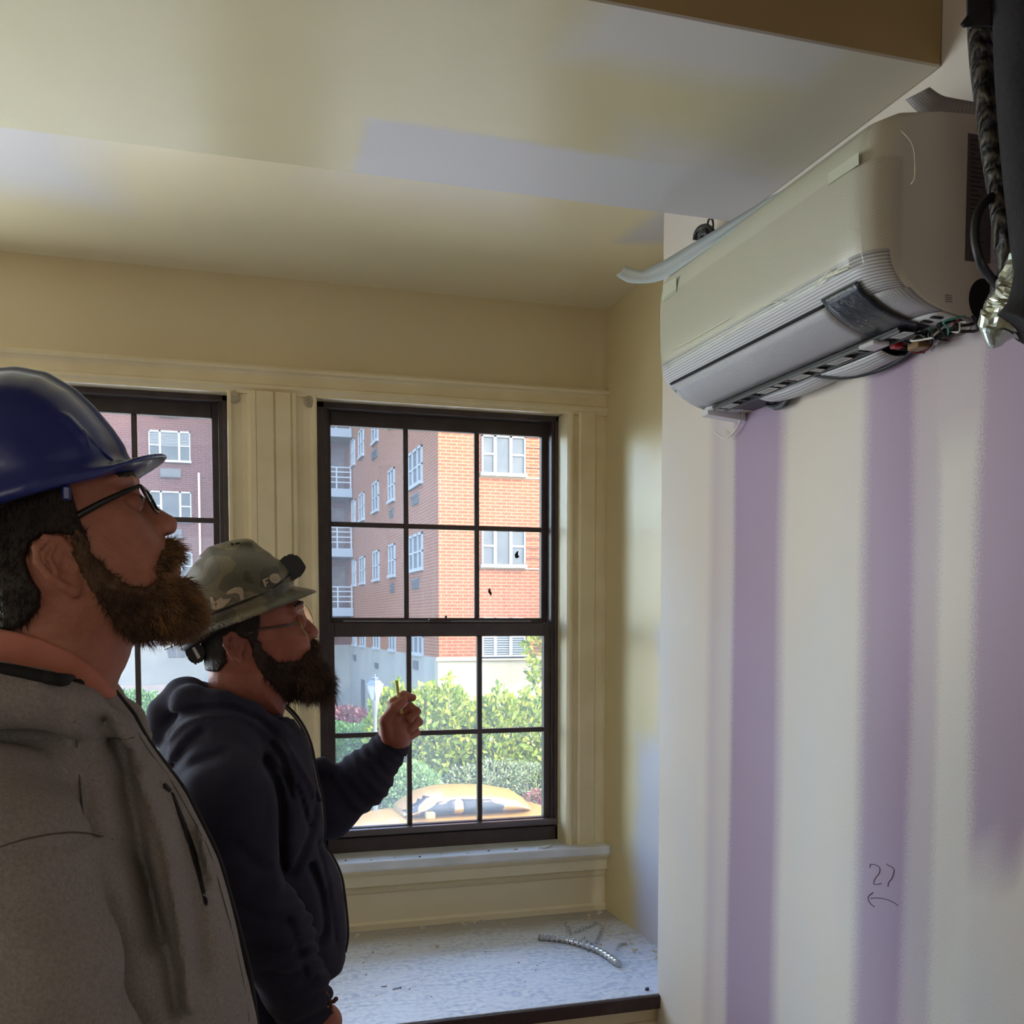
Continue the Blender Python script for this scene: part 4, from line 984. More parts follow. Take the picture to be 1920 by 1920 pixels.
# lower left bracket and black tape end
bm = bmesh.new(); add_prism(bm, [(1.10, 2.071), (1.196, 2.062), (1.196, 2.079), (1.10, 2.080)], 'y', AY1-.035, AY1-.004); obj('metal_bracket', bm, m_edge, ac)
tube('black_tape_end', spline([(1.185, 1.86, 2.074), (1.18, 1.90, 2.062), (1.19, 1.95, 2.066), (1.185, 1.98, 2.074)], 5), [.003]*4+[.008]*8+[.004]*4, m_blackp, ac, 8)
# end face: rating label, slots, pipe opening
ye = AY0-0.0006
def facebox(nm, u0, u1, v0, v1, m, t=0.0008, parent=ac):
    a = at(u0, v0, y=AY0); b_ = at(u1, v1, y=AY0); bm = bmesh.new(); add_box(bm, a.x, min(b_.x, 1.199), AY0-t, AY0+.0005, b_.z, a.z); return obj(nm, bm, m, parent)
lab = facebox('rating_label', 1815, 1868, 250, 496, mat('grey_label', (84, 80, 78), .4))
bm = bmesh.new()
for q in range(26):
    zq = lab.data.vertices[0].co.z
    a = at(1818, 262+q*8.6, y=AY0); wq_ = 0.010+0.018*rr.random()
    add_box(bm, a.x+.001, min(a.x+wq_, 1.197), AY0-.0012, AY0-.0006, a.z-.0012, a.z+.0008)
obj('label_print', bm, mat('dark_print', (40, 38, 38), .5), lab)
for q in range(4): facebox('vent_slot', 1772, 1785, 553+q*4, 555+q*4, m_gap)
bm = bmesh.new(); c_ = at(1842, 562, y=AY0); add_tube(bm, [(c_.x, AY0-.001, c_.z), (c_.x, AY0+.002, c_.z)], .026, 24); bmesh.ops.scale(bm, vec=(1, 1, 1.25), space=Matrix.Translation((-c_.x, 0, -c_.z)), verts=bm.verts); obj('pipe_opening', bm, m_gap, ac)
# clear film over the front, with whitish tubes painted as glints on its creases and two pieces of tape
bm = bmesh.new(); sweep(bm, [(x-.0022, z) for x, z in PROF[4:12]], [AY0+.03+(AY1-AY0-.034)*k/24 for k in range(25)], cap=False); fo = obj('protective_film', bm, m_film, ac)
def crease(pts, r): tube('crease_glint', spline([at(u, v, x=0.9745) for u, v in pts], 4), r, m_glint, fo, 5)
crease([(1262, 655), (1300, 635), (1340, 612), (1368, 596)], .0006); crease([(1345, 640), (1370, 622), (1398, 604)], .0006); crease([(1430, 575), (1450, 567), (1472, 566)], .0008)
crease([(1528, 538), (1545, 522), (1560, 512), (1572, 505)], .0011); crease([(1535, 530), (1556, 507), (1562, 514), (1580, 500), (1594, 498)], .0010); crease([(1550, 520), (1568, 512), (1592, 502)], .0016)
crease([(1690, 245), (1712, 275), (1715, 330), (1708, 345)], .0006)
m_tape = mat('pale_masking_tape', (190, 194, 172), .4)
bm = bmesh.new()
for (u0, u1, vv) in ((1244, 1267, (527, 566)), (1554, 1610, (305, 345))): pass
def patch(nm, quad, x, m, parent=ac, t=.0006):
    bm = bmesh.new(); vs = [bm.verts.new(at(u, v, x=x)) for u, v in quad]; bm.faces.new(vs); o = obj(nm, bm, m, parent); md = o.modifiers.new('s', 'SOLIDIFY'); md.thickness = t; return o
patch('tape', ((1243, 534), (1268, 520), (1268, 548), (1243, 566)), .976, m_tape)
patch('tape', ((1553, 325), (1610, 285), (1610, 308), (1553, 347)), .9755, m_tape)
settle(ac)

# strip of plastic edging lying loose along the top of the unit, its end sticking out
m_flap = mat('grey_blue_plastic_sheet', (176, 186, 190), .35)
bm = bmesh.new(); rows = []
pairs = [((1490, 353), (1492, 347)), ((1440, 388), (1446, 368)), ((1400, 416), (1408, 392)), ((1330, 465), (1338, 434)), ((1285, 497), (1290, 462)), ((1250, 521), (1252, 485)), ((1235, 527), (1232, 495)), ((1215, 531), (1205, 508)), ((1178, 530), (1186, 504)), ((1156, 517), (1172, 499))]
lo_ = spline([at(*p[0], x=.990) for p in pairs], 4); hi_ = spline([at(*p[1], x=.996+.02*min(1, i/3)) for i, p in enumerate(pairs)], 4)
for p, q in zip(lo_, hi_): rows.append([bm.verts.new(p.lerp(q, t)+Vector((.004*math.sin(math.pi*t), 0, 0))) for t in (0, .33, .67, 1)])
for a, b_ in zip(rows, rows[1:]):
    for k in range(3): f = bm.faces.new((a[k], a[k+1], b_[k+1], b_[k])); f.smooth = True
o = obj('plastic_strip', bm, m_flap); md = o.modifiers.new('s', 'SOLIDIFY'); md.thickness = .0015
tag(o, 'loose grey plastic strip along the top of the wall unit, end sticking out', 'plastic strip')
# perforated cover piece standing on top at the pipe end
bm = bmesh.new(); uvl = bm.loops.layers.uv.new('UVMap')
top = spline([at(1743, 163, x=1.12), at(1765, 178, x=1.14), at(1790, 186, x=1.165), at(1838, 194, x=1.19)], 5); bot = spline([at(1698, 187, x=1.10), at(1727, 214, x=1.12), at(1775, 224, x=1.15), at(1838, 222, x=1.19)], 5)
rows = [[bm.verts.new(a.lerp(b_, t)) for t in (0, .33, .66, 1)] for a, b_ in zip(top, bot)]
for i, (a, b_) in enumerate(zip(rows, rows[1:])):
    for k in range(3):
        f = bm.faces.new((a[k], a[k+1], b_[k+1], b_[k])); f.smooth = True
        for lo, (ii, kk) in zip(f.loops, ((i, k), (i, k+1), (i+1, k+1), (i+1, k))): lo[uvl].uv = (ii*.007, kk*.012)
o = obj('perforated_cover', bm, ribbed('grey_perforated_plastic', (170, 164, 164), .004, 1, dark=.6, both=True)); md = o.modifiers.new('s', 'SOLIDIFY'); md.thickness = .002
tag(o, 'curled grey perforated plastic piece standing on top of the wall unit near the pipes', 'plastic piece')
# looped black clip on top at the far end
bm = bmesh.new(); c_ = Vector((1.15, 2.15, 2.515))
def ly(u, v): return at(u, v, x=1.15)
add_tube(bm, spline([ly(1303, 450), ly(1305, 438), ly(1312, 428), ly(1323, 424), ly(1334, 430), ly(1338, 440)], 5), .006, 8)
add_tube(bm, spline([ly(1328, 432), ly(1327, 418), ly(1331, 410), ly(1336, 413), ly(1337, 426), ly(1333, 440)], 5), .0025, 6)
add_tube(bm, spline([ly(1312, 452), ly(1318, 437), ly(1328, 433)], 5), .008, 8)
o = obj('cable_clip', bm, m_blackp); tag(o, 'black looped cable clip on the wall above the far end of the unit', 'cable clip')

# ------------------------------------------------------------------ pipes coming down to the unit
m_ins = mat('black_pipe_insulation', (22, 20, 24), 0.85, color2=(32, 30, 34), scale=30, bump=.4, bscale=120)
m_braid, nt, lk, b = newmat('black_corrugated_wrap'); b.inputs['Roughness'].default_value = .5; b.inputs['Base Color'].default_value = lin((44, 40, 36))
tc = N(nt, 'ShaderNodeTexCoord'); wv = N(nt, 'ShaderNodeTexWave', wave_type='BANDS', bands_direction='DIAGONAL'); wv.inputs['Scale'].default_value = 28; wv.inputs['Distortion'].default_value = 5; wv.inputs['Detail'].default_value = 3; lk.new(tc.outputs['Object'], wv.inputs[0])
r = ramp(nt, [(.3, lin((24, 22, 22))), (.8, lin((78, 72, 62)))]); lk.new(wv.outputs[1], r.inputs[0]); lk.new(r.outputs[0], b.inputs['Base Color'])
bp = N(nt, 'ShaderNodeBump'); bp.inputs['Strength'].default_value = .9; bp.inputs['Distance'].default_value = .006; lk.new(wv.outputs[1], bp.inputs['Height']); lk.new(bp.outputs[0], b.inputs['Normal'])
def bundle(pts, r, n=8, **k): return spline([at(u, v, y=y) for u, v, y in pts], n)
ls = empty('pipe_bundle', at(1930, 300, y=1.15)); tag(ls, 'thick black insulated pipe bundle running down to the right end of the wall unit', 'pipe bundle')
tube('insulated_pipe', bundle([(1925, -160, 1.12), (1932, 0, 1.12), (1938, 150, 1.12), (1950, 300, 1.12), (1962, 420, 1.12), (1968, 500, 1.12), (1955, 580, 1.12), (1925, 625, 1.13)], 0), .046, m_ins, ls, 20)
tube('wrapped_pipe', bundle([(1836, 20, 1.2), (1840, 100, 1.2), (1850, 190, 1.2), (1862, 280, 1.2), (1876, 370, 1.2), (1886, 450, 1.2), (1890, 520, 1.22), (1868, 570, 1.27)], 0), .0165, m_braid, ls, 14)
# dark tape flap at the top
bm = bmesh.new(); vs = [bm.verts.new(at(u, v, y=y)) for u, v, y in ((1800, 46, 1.16), (1812, 30, 1.16), (1812, -10, 1.16), (1870, -10, 1.15), (1870, 52, 1.15), (1826, 50, 1.16), (1806, 52, 1.16))]
bm.faces.new(vs); o = obj('tape_flap', bm, m_ins, ls); md = o.modifiers.new('s', 'SOLIDIFY'); md.thickness = .004
# crinkled foil wrap round the lower end
m_foil = mat('crinkled_silver_foil', (190, 200, 190), .22, metal=.9)
pth = bundle([(1930, 480, 1.13), (1915, 545, 1.14), (1890, 600, 1.16), (1862, 640, 1.18), (1845, 655, 1.19)], 0, 8)
bm = bmesh.new(); rf = [0.056, 0.057, .058, .058, .057]+[.056]*4+[.055, .054, .052, .050, .048, .046, .044]+[.040, .038, .036, .034, .031, .028, .026, .022, .018]+[.012]*8
pth = spline([at(1935, 478, y=1.15), at(1922, 535, y=1.15), at(1898, 580, y=1.16), at(1876, 612, y=1.17), at(1860, 650, y=1.18)], 8)
add_tube(bm, pth, [.026+.010*math.sin(math.pi*min(1, i/26)) if i < 26 else .032-.0042*(i-25) for i in range(len(pth))], 26, smooth=False)
for v in bm.verts:
    q = mnoise.noise(v.co*55)*.007+mnoise.noise(v.co*140)*.003; v.co += Vector((q, q*.5, -q))
obj('foil_wrap', bm, m_foil, ls)
tube('black_cable', bundle([(1893, 362, 1.2), (1862, 368, 1.2), (1836, 395, 1.2), (1828, 440, 1.2), (1838, 490, 1.2), (1858, 522, 1.22), (1876, 538, 1.25)], 0), .0065, m_blackp, ls, 10)
box('cable_gland', at(1866, 536, y=1.25).x, at(1888, 536, y=1.25).x, 1.24, 1.262, at(1866, 548, y=1.25).z, at(1866, 526, y=1.25).z, m_blackp, ls, .003)
settle(ls)

# pencil marks on the drywall
m_pencil = mat('pencil', (96, 78, 98), .8)
pm = empty('pencil_mark', at(1655, 1690, x=XW)); struct(pm); pm.name = 'wall_right_pencil_marks'
def mark(pts, r=.0009): tube('pencil_line', spline([at(u, v, x=XW-.0004) for u, v in pts], 6), r, m_pencil, pm, 5)
def z8(x, y): return (1560+x/9.6, 1560+y/9.6)
mark([z8(685, 640), z8(690, 585), z8(780, 590), z8(855, 640), z8(850, 740), z8(780, 830), z8(750, 930), z8(820, 940), z8(885, 925)])
mark([z8(985, 575), z8(1020, 605), z8(1090, 640), z8(1115, 700), z8(1080, 830), z8(1025, 900), z8(1005, 980)])
mark([z8(1185, 1325), z8(1100, 1265), z8(950, 1205), z8(800, 1185), z8(690, 1195)]); mark([z8(735, 1090), z8(655, 1160), z8(655, 1220), z8(700, 1300), z8(765, 1345)])
settle(pm)

# ================================================================== THE TWO MEN
def skinmat(name, c, c2):
    m = mat(name, c, .5, color2=c2, scale=18, bump=.25, bscale=260, spec=.4); b = m.node_tree.nodes['Principled BSDF']
    b.inputs['Subsurface Weight'].default_value = .12; b.inputs['Subsurface Radius'].default_value = (.012, .005, .003); b.inputs['Subsurface Scale'].default_value = .6
    return m
m_skin1 = skinmat('light_skin', (184, 124, 102), (166, 104, 84)); m_skin2 = skinmat('ruddy_skin', (170, 106, 86), (150, 88, 72))
def hairmat(name, c1, c2, sc=40):
    m = mat(name, c1, .6, color2=c2, scale=sc, bump=.9, bscale=220, spec=.3, stretch=(1, 1, .35)); return m
m_hair1 = hairmat('dark_brown_hair', (32, 24, 20), (44, 33, 27)); m_beard1 = hairmat('brown_beard', (66, 48, 36), (98, 72, 50)); m_beardtip = mat('backlit_ginger_beard_strands', (168, 124, 78), .5, color2=(96, 70, 48), scale=30)  # lighter ginger strands at the beard front, backlight put into their colour
m_hair2 = hairmat('near_black_hair', (34, 26, 24), (48, 36, 32)); m_beard2 = hairmat('dark_brown_beard', (46, 34, 28), (62, 44, 34)); m_beardtip2 = mat('reddish_beard_strands', (112, 76, 54), .5, color2=(52, 38, 30), scale=30)
def cloth(name, c, c2, sc=60, bump=.35, spec=.1, fuzz=.04):
    m = mat(name, c, .95, color2=c2, scale=sc, bump=bump, bscale=420, spec=spec, lo=.3, hi=.7); m.node_tree.nodes['Principled BSDF'].inputs['Sheen Weight'].default_value = fuzz; return m
m_grey = cloth('heather_grey_fleece', (158, 152, 148), (136, 130, 128), 260); m_navy = cloth('dark_navy_fleece', (54, 53, 68), (46, 46, 60), 20)
m_blk = mat('black_binding', (16, 15, 17), .8); m_salmon = cloth('salmon_cotton', (210, 138, 118), (200, 128, 108), 30, fuzz=.1)
m_jean = cloth('blue_denim', (52, 60, 110), (40, 46, 90), 80); m_jean2 = cloth('dark_denim', (40, 44, 62), (34, 36, 52), 80); m_boot = mat('brown_work_boot', (74, 54, 38), .7, color2=(60, 44, 32), scale=20)
m_tee = cloth('slate_blue_cotton', (92, 98, 128), (84, 88, 116), 40); m_zip = mat('brass_zip', (170, 166, 158), .35, metal=.8)
m_eye = mat('eye_white', (214, 206, 200), .2, spec=.8); m_iris = mat('dark_iris', (46, 34, 28), .15, spec=.9)
m_lens, nt, lk, b = newmat('clear_lens'); nt.remove(b); out = [n for n in nt if n.type == 'OUTPUT_MATERIAL'][0]
tr = N(nt, 'ShaderNodeBsdfTransparent'); gl = N(nt, 'ShaderNodeBsdfGlossy'); gl.inputs['Roughness'].default_value = .02; mx = N(nt, 'ShaderNodeMixShader'); mx.inputs[0].default_value = .16
lk.new(tr.outputs[0], mx.inputs[1]); lk.new(gl.outputs[0], mx.inputs[2]); lk.new(mx.outputs[0], out.inputs[0])

def strands(name, src, n, length, flow, m, parent, region, seed, width=.00045, out=.55, wob=.5):
    """fine tapering hairs rooted on the surface of src inside region(x,y,z)"""
    r_ = np.random.default_rng(seed); me = src.data; nv = len(me.vertices)
    co = np.empty(nv*3, np.float32); me.vertices.foreach_get('co', co); co = co.reshape(-1, 3)
    no = np.empty(nv*3, np.float32); me.vertices.foreach_get('normal', no); no = no.reshape(-1, 3)
    ok = np.where(region(co[:, 0], co[:, 1], co[:, 2]))[0]
    if len(ok) == 0: return None
    k = r_.choice(ok, n); P0 = co[k]-no[k]*.001; Nn = no[k]
    d = Nn*out+np.array(flow)+r_.normal(size=(n, 3))*wob*.5; d /= np.linalg.norm(d, axis=1)[:, None]
    L = length*(.5+.8*r_.random(n))[:, None]; bend = np.array(flow)*.5+r_.normal(size=(n, 3))*wob*.4
    P1 = P0+d*L*.5; P2 = P1+(d+bend*.6)*L*.5
    s = np.cross(d, r_.normal(size=(n, 3))); s /= np.linalg.norm(s, axis=1)[:, None]; t = np.cross(d, s)
    V = np.concatenate([P0+s*width, P0-s*width*.5+t*width*.87, P0-s*width*.5-t*width*.87, P1+s*width*.8, P1-s*width*.4+t*width*.7, P1-s*width*.4-t*width*.7, P2], 0)
    i = np.arange(n); q = []
    for a in range(3):
        b_ = (a+1) % 3; q.append(np.stack([i+a*n, i+b_*n, i+(3+b_)*n, i+(3+a)*n], 1))
    F = np.concatenate(q).tolist()+np.concatenate([np.stack([i+(3+a)*n, i+(3+(a+1) % 3)*n, i+6*n], 1) for a in range(3)]).tolist()
    return mesh(name, V.tolist(), F, m, parent, True)
def jitter(F_, amp, sc, f=None):
    """low relief noise for the field"""
    X, Y, Z = F_.X, F_.Y, F_.Z
    return amp*(np.sin(X*sc+Z*sc*.6)*np.sin(Y*sc*1.1+X*sc*.3)*np.sin(Z*sc*.9+1.3))
def folds(F_, items, yc, y_from, side=-1, y0=1.2):
    """pressed-in or raised lines on the side of the cloth towards y_from: (pixels, depth +in/-out, width)"""
    g_ = 0; Xs, Zs = F_.X[:, 0, :], F_.Z[:, 0, :]
    for pts, a, wd in items:
        pl = [(p.x, p.z) for p in (at(u, v, y=y0) for u, v in pts)]
        pl = [(p.x, p.y) for p in spline([Vector((x, z, 0)) for x, z in pl], 4)]
        lo_, hi_ = pl[0], pl[-1]
        d = line2(Xs, Zs, pl); g_ = g_+a*np.exp(-(d/wd)**2)
    msk = np.clip((yc-F_.Y)/.04, 0, 1)
    return g_[:, None, :]*msk
def joined(name, objs, label, cat):
    bm = bmesh.new()
    for o in objs: bm.from_mesh(o.data)
    me = bpy.data.meshes.new(name); bm.to_mesh(me); bm.free(); me.shade_smooth(); ms = objs[0].data.materials[0]
    for o in objs: bpy.data.objects.remove(o)
    o = link(name, me, ms); tag(o, label, cat); return o

# ================= first man: blue hard hat, grey hooded sweatshirt
Y1 = 1.35
def w1(u, v, y=Y1): p = at(u, v, y=y); return (p.x, y, p.z)
def p1(*uv): return [(p.x, p.z) for p in (at(u, v, y=Y1) for u, v in uv)]
AX = Vector((-.29, 0, .955)).normalized()          # long axis of the tilted head
skull1 = p1((213, 1330), (222, 1275), (240, 1240), (250, 1208), (275, 1190), (318, 1150), (334, 1118), (334, 1096), (337, 1080), (333, 1068), (322, 1060), (326, 1052), (324, 1036), (316, 1018), (303, 1003), (288, 980), (268, 950), (250, 926), (253, 914), (252, 904), (243, 892), (232, 870), (200, 836), (154, 802), (96, 776), (30, 768), (-30, 798), (-60, 860), (-60, 940), (-30, 1030), (-5, 1090), (5, 1150), (-5, 1220), (-20, 1330))
F_ = Field((-.30, Y1-.13, 1.43), (.06, Y1+.13, 1.91), .0026)
zc = EYE-.02; Wd = .064+.015*np.clip((F_.Z-1.58)/.06, 0, 1)
sk = F_.profile(skull1, Y1, .070, Wd)
head_base = sk
def e1(u, v, dy, r, rot=None): x, y, z = w1(u, v); return F_.ell((x, y+dy, z), r, rot)
for s in (-1, 1):
    sk = smin(sk, e1(222, 1000, s*.046, (.030, .020, .026)), .02)                 # cheekbone
    sk = smin(sk, F_.chain([w1(243, 903), (w1(238, 906)[0], Y1+s*.030, w1(238, 906)[2]), (w1(222, 912)[0], Y1+s*.056, w1(222, 912)[2])], [.009, .010, .008], .005), .010)
    sk = smax(sk, -e1(262, 940, s*.033, (.017, .017, .014)), .012)                # eye socket
    sk = smin(sk, e1(248, 948, s*.031, (.0145, .0155, .0135)), .004)              # lids
nose = F_.chain([w1(251, 929), w1(274, 953), w1(296, 974), w1(313, 984)], [.0065, .0085, .0105, .0125], .008)
sk = smin(sk, nose, .010)
for s in (-1, 1):
    sk = smin(sk, e1(299, 992, s*.013, (.012, .0075, .008)), .006)
    sk = smax(sk, -e1(305, 1000, s*.008, (.006, .0035, .006)), .003)
lipu = F_.chain([(w1(303, 1058)[0], Y1-.026, w1(303, 1058)[2]), (w1(317, 1053)[0], Y1-.012, w1(317, 1053)[2]), w1(320, 1052), (w1(317, 1053)[0], Y1+.012, w1(317, 1053)[2]), (w1(303, 1058)[0], Y1+.026, w1(303, 1058)[2])], [.004, .0065, .0065, .0065, .004], .004)
lipl = F_.chain([(w1(306, 1066)[0], Y1-.024, w1(306, 1066)[2]), (w1(322, 1070)[0], Y1-.011, w1(322, 1070)[2]), w1(326, 1071), (w1(322, 1070)[0], Y1+.011, w1(322, 1070)[2]), (w1(306, 1066)[0], Y1+.024, w1(306, 1066)[2])], [.004, .0075, .0078, .0075, .004], .004)
sk = smin(smin(sk, lipu, .004), lipl, .004)
def ear_field(Fq, c, s, up, size=1.0):
    """outer ear: rim ring, bowl and lobe; s = side"""
    c = Vector(c); up = Vector(up).normalized(); fw_ = Vector((up.z, 0, -up.x)); out_ = Vector((0, s, 0))
    back = (-fw_*.88+out_*.47).normalized()
    def pt(a, b, o): return tuple(c+up*a*size+back*b*size+out_*o*size)
    f = Fq.chain([pt(-.006, -.012, .002), pt(.012, -.014, .003), pt(.028, -.004, .004), pt(.032, .010, .005), pt(.024, .024, .006), pt(.008, .028, .006), pt(-.010, .021, .005), pt(-.024, .010, .003), pt(-.032, .000, .001), pt(-.026, -.008, .000)], [.0035*size, .004*size, .0042*size, .0044*size, .0044*size, .0042*size, .004*size, .0055*size, .0065*size, .004*size], .003)
    plate = Fq.chain([pt(.020, .006, .001), pt(-.002, .008, .001), pt(-.020, .001, .0)], [.014*size, .014*size, .009*size], .006)
    dy = (Fq.Y-c.y)*s+((Fq.X-c.x)*fw_.x+(Fq.Z-c.z)*fw_.z)*.45
    plate = smax(plate, dy-.004*size, .002)
    f = smin(f, plate, .004)
    f = smin(f, Fq.chain([pt(.022, .004, .005), pt(.010, .015, .0055), pt(-.008, .012, .005)], [.0028*size, .003*size, .003*size], .003), .003)
    f = smin(f, Fq.cap(pt(-.008, -.011, .004), pt(-.002, -.012, .004), .0042*size, .004*size), .003)
    return smax(f, -Fq.ell(pt(-.003, .000, .006), (.006*size, .006*size, .009*size)), .003)
ex, _, ez = w1(122, 1058, Y1-.08)
for s in (-1, 1): sk = smin(sk, ear_field(F_, (ex, Y1+s*.0805, ez), s, AX, 1.02), .005)
sk = sk+jitter(F_, .0006, 210)
F_.f = sk
hd = F_.mesh('person', m_skin1)
region = poly2(F_.X[:, 0, :], F_.Z[:, 0, :], p1((136, 890), (150, 940), (160, 975), (170, 1003), (172, 1032), (150, 1014), (128, 1010), (102, 1012), (78, 1026), (66, 1058), (78, 1090), (94, 1112), (92, 1140), (66, 1170), (32, 1182), (0, 1188), (-50, 1190), (-90, 1100), (-90, 850), (-30, 740), (60, 720), (150, 760), (180, 830)))[:, None, :]
hair_f = smax(head_base-.0075+jitter(F_, .0012, 300), region, .004)
br = poly2(F_.X[:, 0, :], F_.Z[:, 0, :], p1((150, 1000), (172, 1004), (184, 1042), (214, 1076), (252, 1104), (284, 1104), (298, 1094), (322, 1094), (345, 1098), (400, 1130), (390, 1200), (300, 1215), (244, 1196), (222, 1170), (196, 1128), (168, 1085), (152, 1050)))[:, None, :]
Wb = np.clip(.083-.17*(F_.X-w1(200, 1100)[0]), .034, .083)
tipb = F_.profile(p1((250, 1120), (300, 1098), (334, 1094), (354, 1102), (370, 1122), (380, 1148), (374, 1172), (350, 1186), (305, 1196), (262, 1192), (236, 1172)), Y1, .05, Wb*.96)
beard_f = smin(smax(head_base-.0085, br, .010), tipb, .012)
mou = None
for s in (-1, 1):
    c = F_.chain([w1(319, 1026), (w1(318, 1034)[0], Y1+s*.018, w1(318, 1034)[2]), (w1(305, 1052)[0], Y1+s*.034, w1(305, 1052)[2]), (w1(290, 1085)[0], Y1+s*.046, w1(290, 1085)[2])], [.0085, .0095, .0115, .0125], .008)
    mou = c if mou is None else smin(mou, c, .006)
mou = smin(mou, F_.chain([w1(336, 1092), w1(341, 1098)], [.006, .008]), .01)
beard_f = smin(beard_f, mou, .008)+jitter(F_, .0022, 260)+jitter(F_, .0016, 520)
# a plain body under the clothes carries the head
FB = Field((-.45, Y1-.36, .80), (.12, Y1+.36, 1.56), .012)
FB.f = smin(FB.ell((-.185, Y1, 1.22), (.09, .14, .20)), FB.cap((-.20, Y1, 1.36), (-.185, Y1, 1.475), .050, .050), .04)
FB.f = smin(FB.f, FB.ell((-.11, Y1, 1.0), (.11, .14, .14)), .06)
bd = FB.mesh('torso', m_skin1)
man1 = joined('person', [hd, bd], 'man in a blue hard hat and heather grey hooded sweatshirt, looking up', 'person')
hair1 = F_.mesh('hair', m_hair1, man1, f=hair_f); beard1 = F_.mesh('beard', m_beard1, man1, f=beard_f)
strands('beard_strands', beard1, 5200, .017, (.30, 0, -.42), m_beardtip, beard1, lambda x, y, z: (x+rng.normal(size=x.shape)*.016 > w1(312, 1100)[0]), 1)
strands('beard_strands', beard1, 2600, .011, (.1, 0, -.6), m_beard1, beard1, lambda x, y, z: (x > w1(190, 1100)[0]) & (z < w1(250, 1040)[2]) & (y < Y1), 2, out=.3)
strands('beard_strands', beard1, 1800, .008, (.2, 0, .5), m_beard1, beard1, lambda x, y, z: (x < w1(300, 1100)[0]) & (z > w1(250, 1110)[2]) & (y < Y1), 21, width=.0003, out=.15)
strands('hair_strands', hair1, 2600, .010, (-.1, 0, -.6), m_hair1, hair1, lambda x, y, z: (y < Y1) & (z < w1(0, 900)[2]), 3, out=.25, wob=.3)
for s in (-1, 1):
    c = Vector(w1(250, 949)); bm = bmesh.new(); bmesh.ops.create_uvsphere(bm, u_segments=20, v_segments=12, radius=.0122); bmesh.ops.translate(bm, vec=(c.x+.0012, Y1+s*.031, c.z), verts=bm.verts)
    eo = obj('eye', bm, m_eye, man1, True)
    bm = bmesh.new(); bmesh.ops.create_uvsphere(bm, u_segments=16, v_segments=8, radius=.0064); bmesh.ops.scale(bm, vec=(.5, 1, 1), verts=bm.verts); bmesh.ops.translate(bm, vec=(c.x+.0112, Y1+s*.031, c.z+.004), verts=bm.verts); obj('iris', bm, m_iris, eo, True)
# eyebrows
for s in (-1, 1):
    bm = bmesh.new(); add_tube(bm, spline([(w1(250, 899)[0], Y1+s*.008, w1(250, 899)[2]), (w1(247, 896)[0]+.001, Y1+s*.030, w1(247, 896)[2]+.001), (w1(228, 905)[0], Y1+s*.060, w1(228, 905)[2])], 5), [.003]*3+[.0042]*5+[.003]*3, 6)
    eb = obj('eyebrow', bm, m_hair1, man1); strands('brow_hairs', eb, 90, .004, (-.5, 0, -.1), m_hair1, eb, lambda x, y, z: x > -9, 5)
# spectacles: black rectangular
m_spec = mat('matte_black_spectacle_frame', (20, 20, 22), .35)
gr = empty('spectacles', w1(270, 930)); gr.parent = man1
T = [Vector((w1(271, 923)[0]+.001, Y1+k*.068, w1(271, 923)[2])) for k in (-1, 1)]; Bm = [Vector((w1(295, 964)[0]+.001, Y1+k*.060, w1(295, 964)[2])) for k in (-1, 1)]
def fr_pt(y, t): a = Vector(w1(272, 922)); b_ = Vector(w1(296, 966)); p = a.lerp(b_, t); return Vector((p.x+.004-abs(y)*.10, Y1+y, p.z))
for s in (-1, 1):
    loop = [fr_pt(s*.010, .06), fr_pt(s*.034, 0), fr_pt(s*.064, .02), fr_pt(s*.066, .5), fr_pt(s*.058, .95), fr_pt(s*.034, 1), fr_pt(s*.014, .92), fr_pt(s*.009, .5)]
    bm = bmesh.new(); add_tube(bm, loop, .0018, 6, closed=True); rim = obj('rim', bm, m_spec, gr)
    bm = bmesh.new(); vs = [bm.verts.new(p) for p in loop]; bm.faces.new(vs); lo_ = obj('lens', bm, m_lens, gr); md = lo_.modifiers.new('s', 'SOLIDIFY'); md.thickness = .0015
    hx = w1(262, 928); bm = bmesh.new(); add_tube(bm, [fr_pt(s*.066, .06), Vector((w1(240, 938)[0], Y1+s*.077, w1(240, 938)[2])), Vector((w1(200, 957)[0], Y1+s*.080, w1(200, 957)[2])), Vector((w1(166, 976)[0], Y1+s*.084, w1(166, 976)[2])), Vector((w1(132, 1000)[0], Y1+s*.086, w1(132, 1000)[2]))], [.0022, .0032, .0036, .0040, .0036], 8)
    for v in bm.verts: v.co.y = Y1+s*.079+(v.co.y-(Y1+s*.079))*.55
    obj('temple_arm', bm, m_spec, gr)
    tube('nose_pad', [fr_pt(s*.010, .45), fr_pt(s*.009, .62)+Vector((-.004, 0, 0))], .0016, m_spec, gr, 6)
tube('bridge', [fr_pt(-.010, .25), fr_pt(0, .18), fr_pt(.010, .25)], .0018, m_spec, gr, 6); settle(gr)
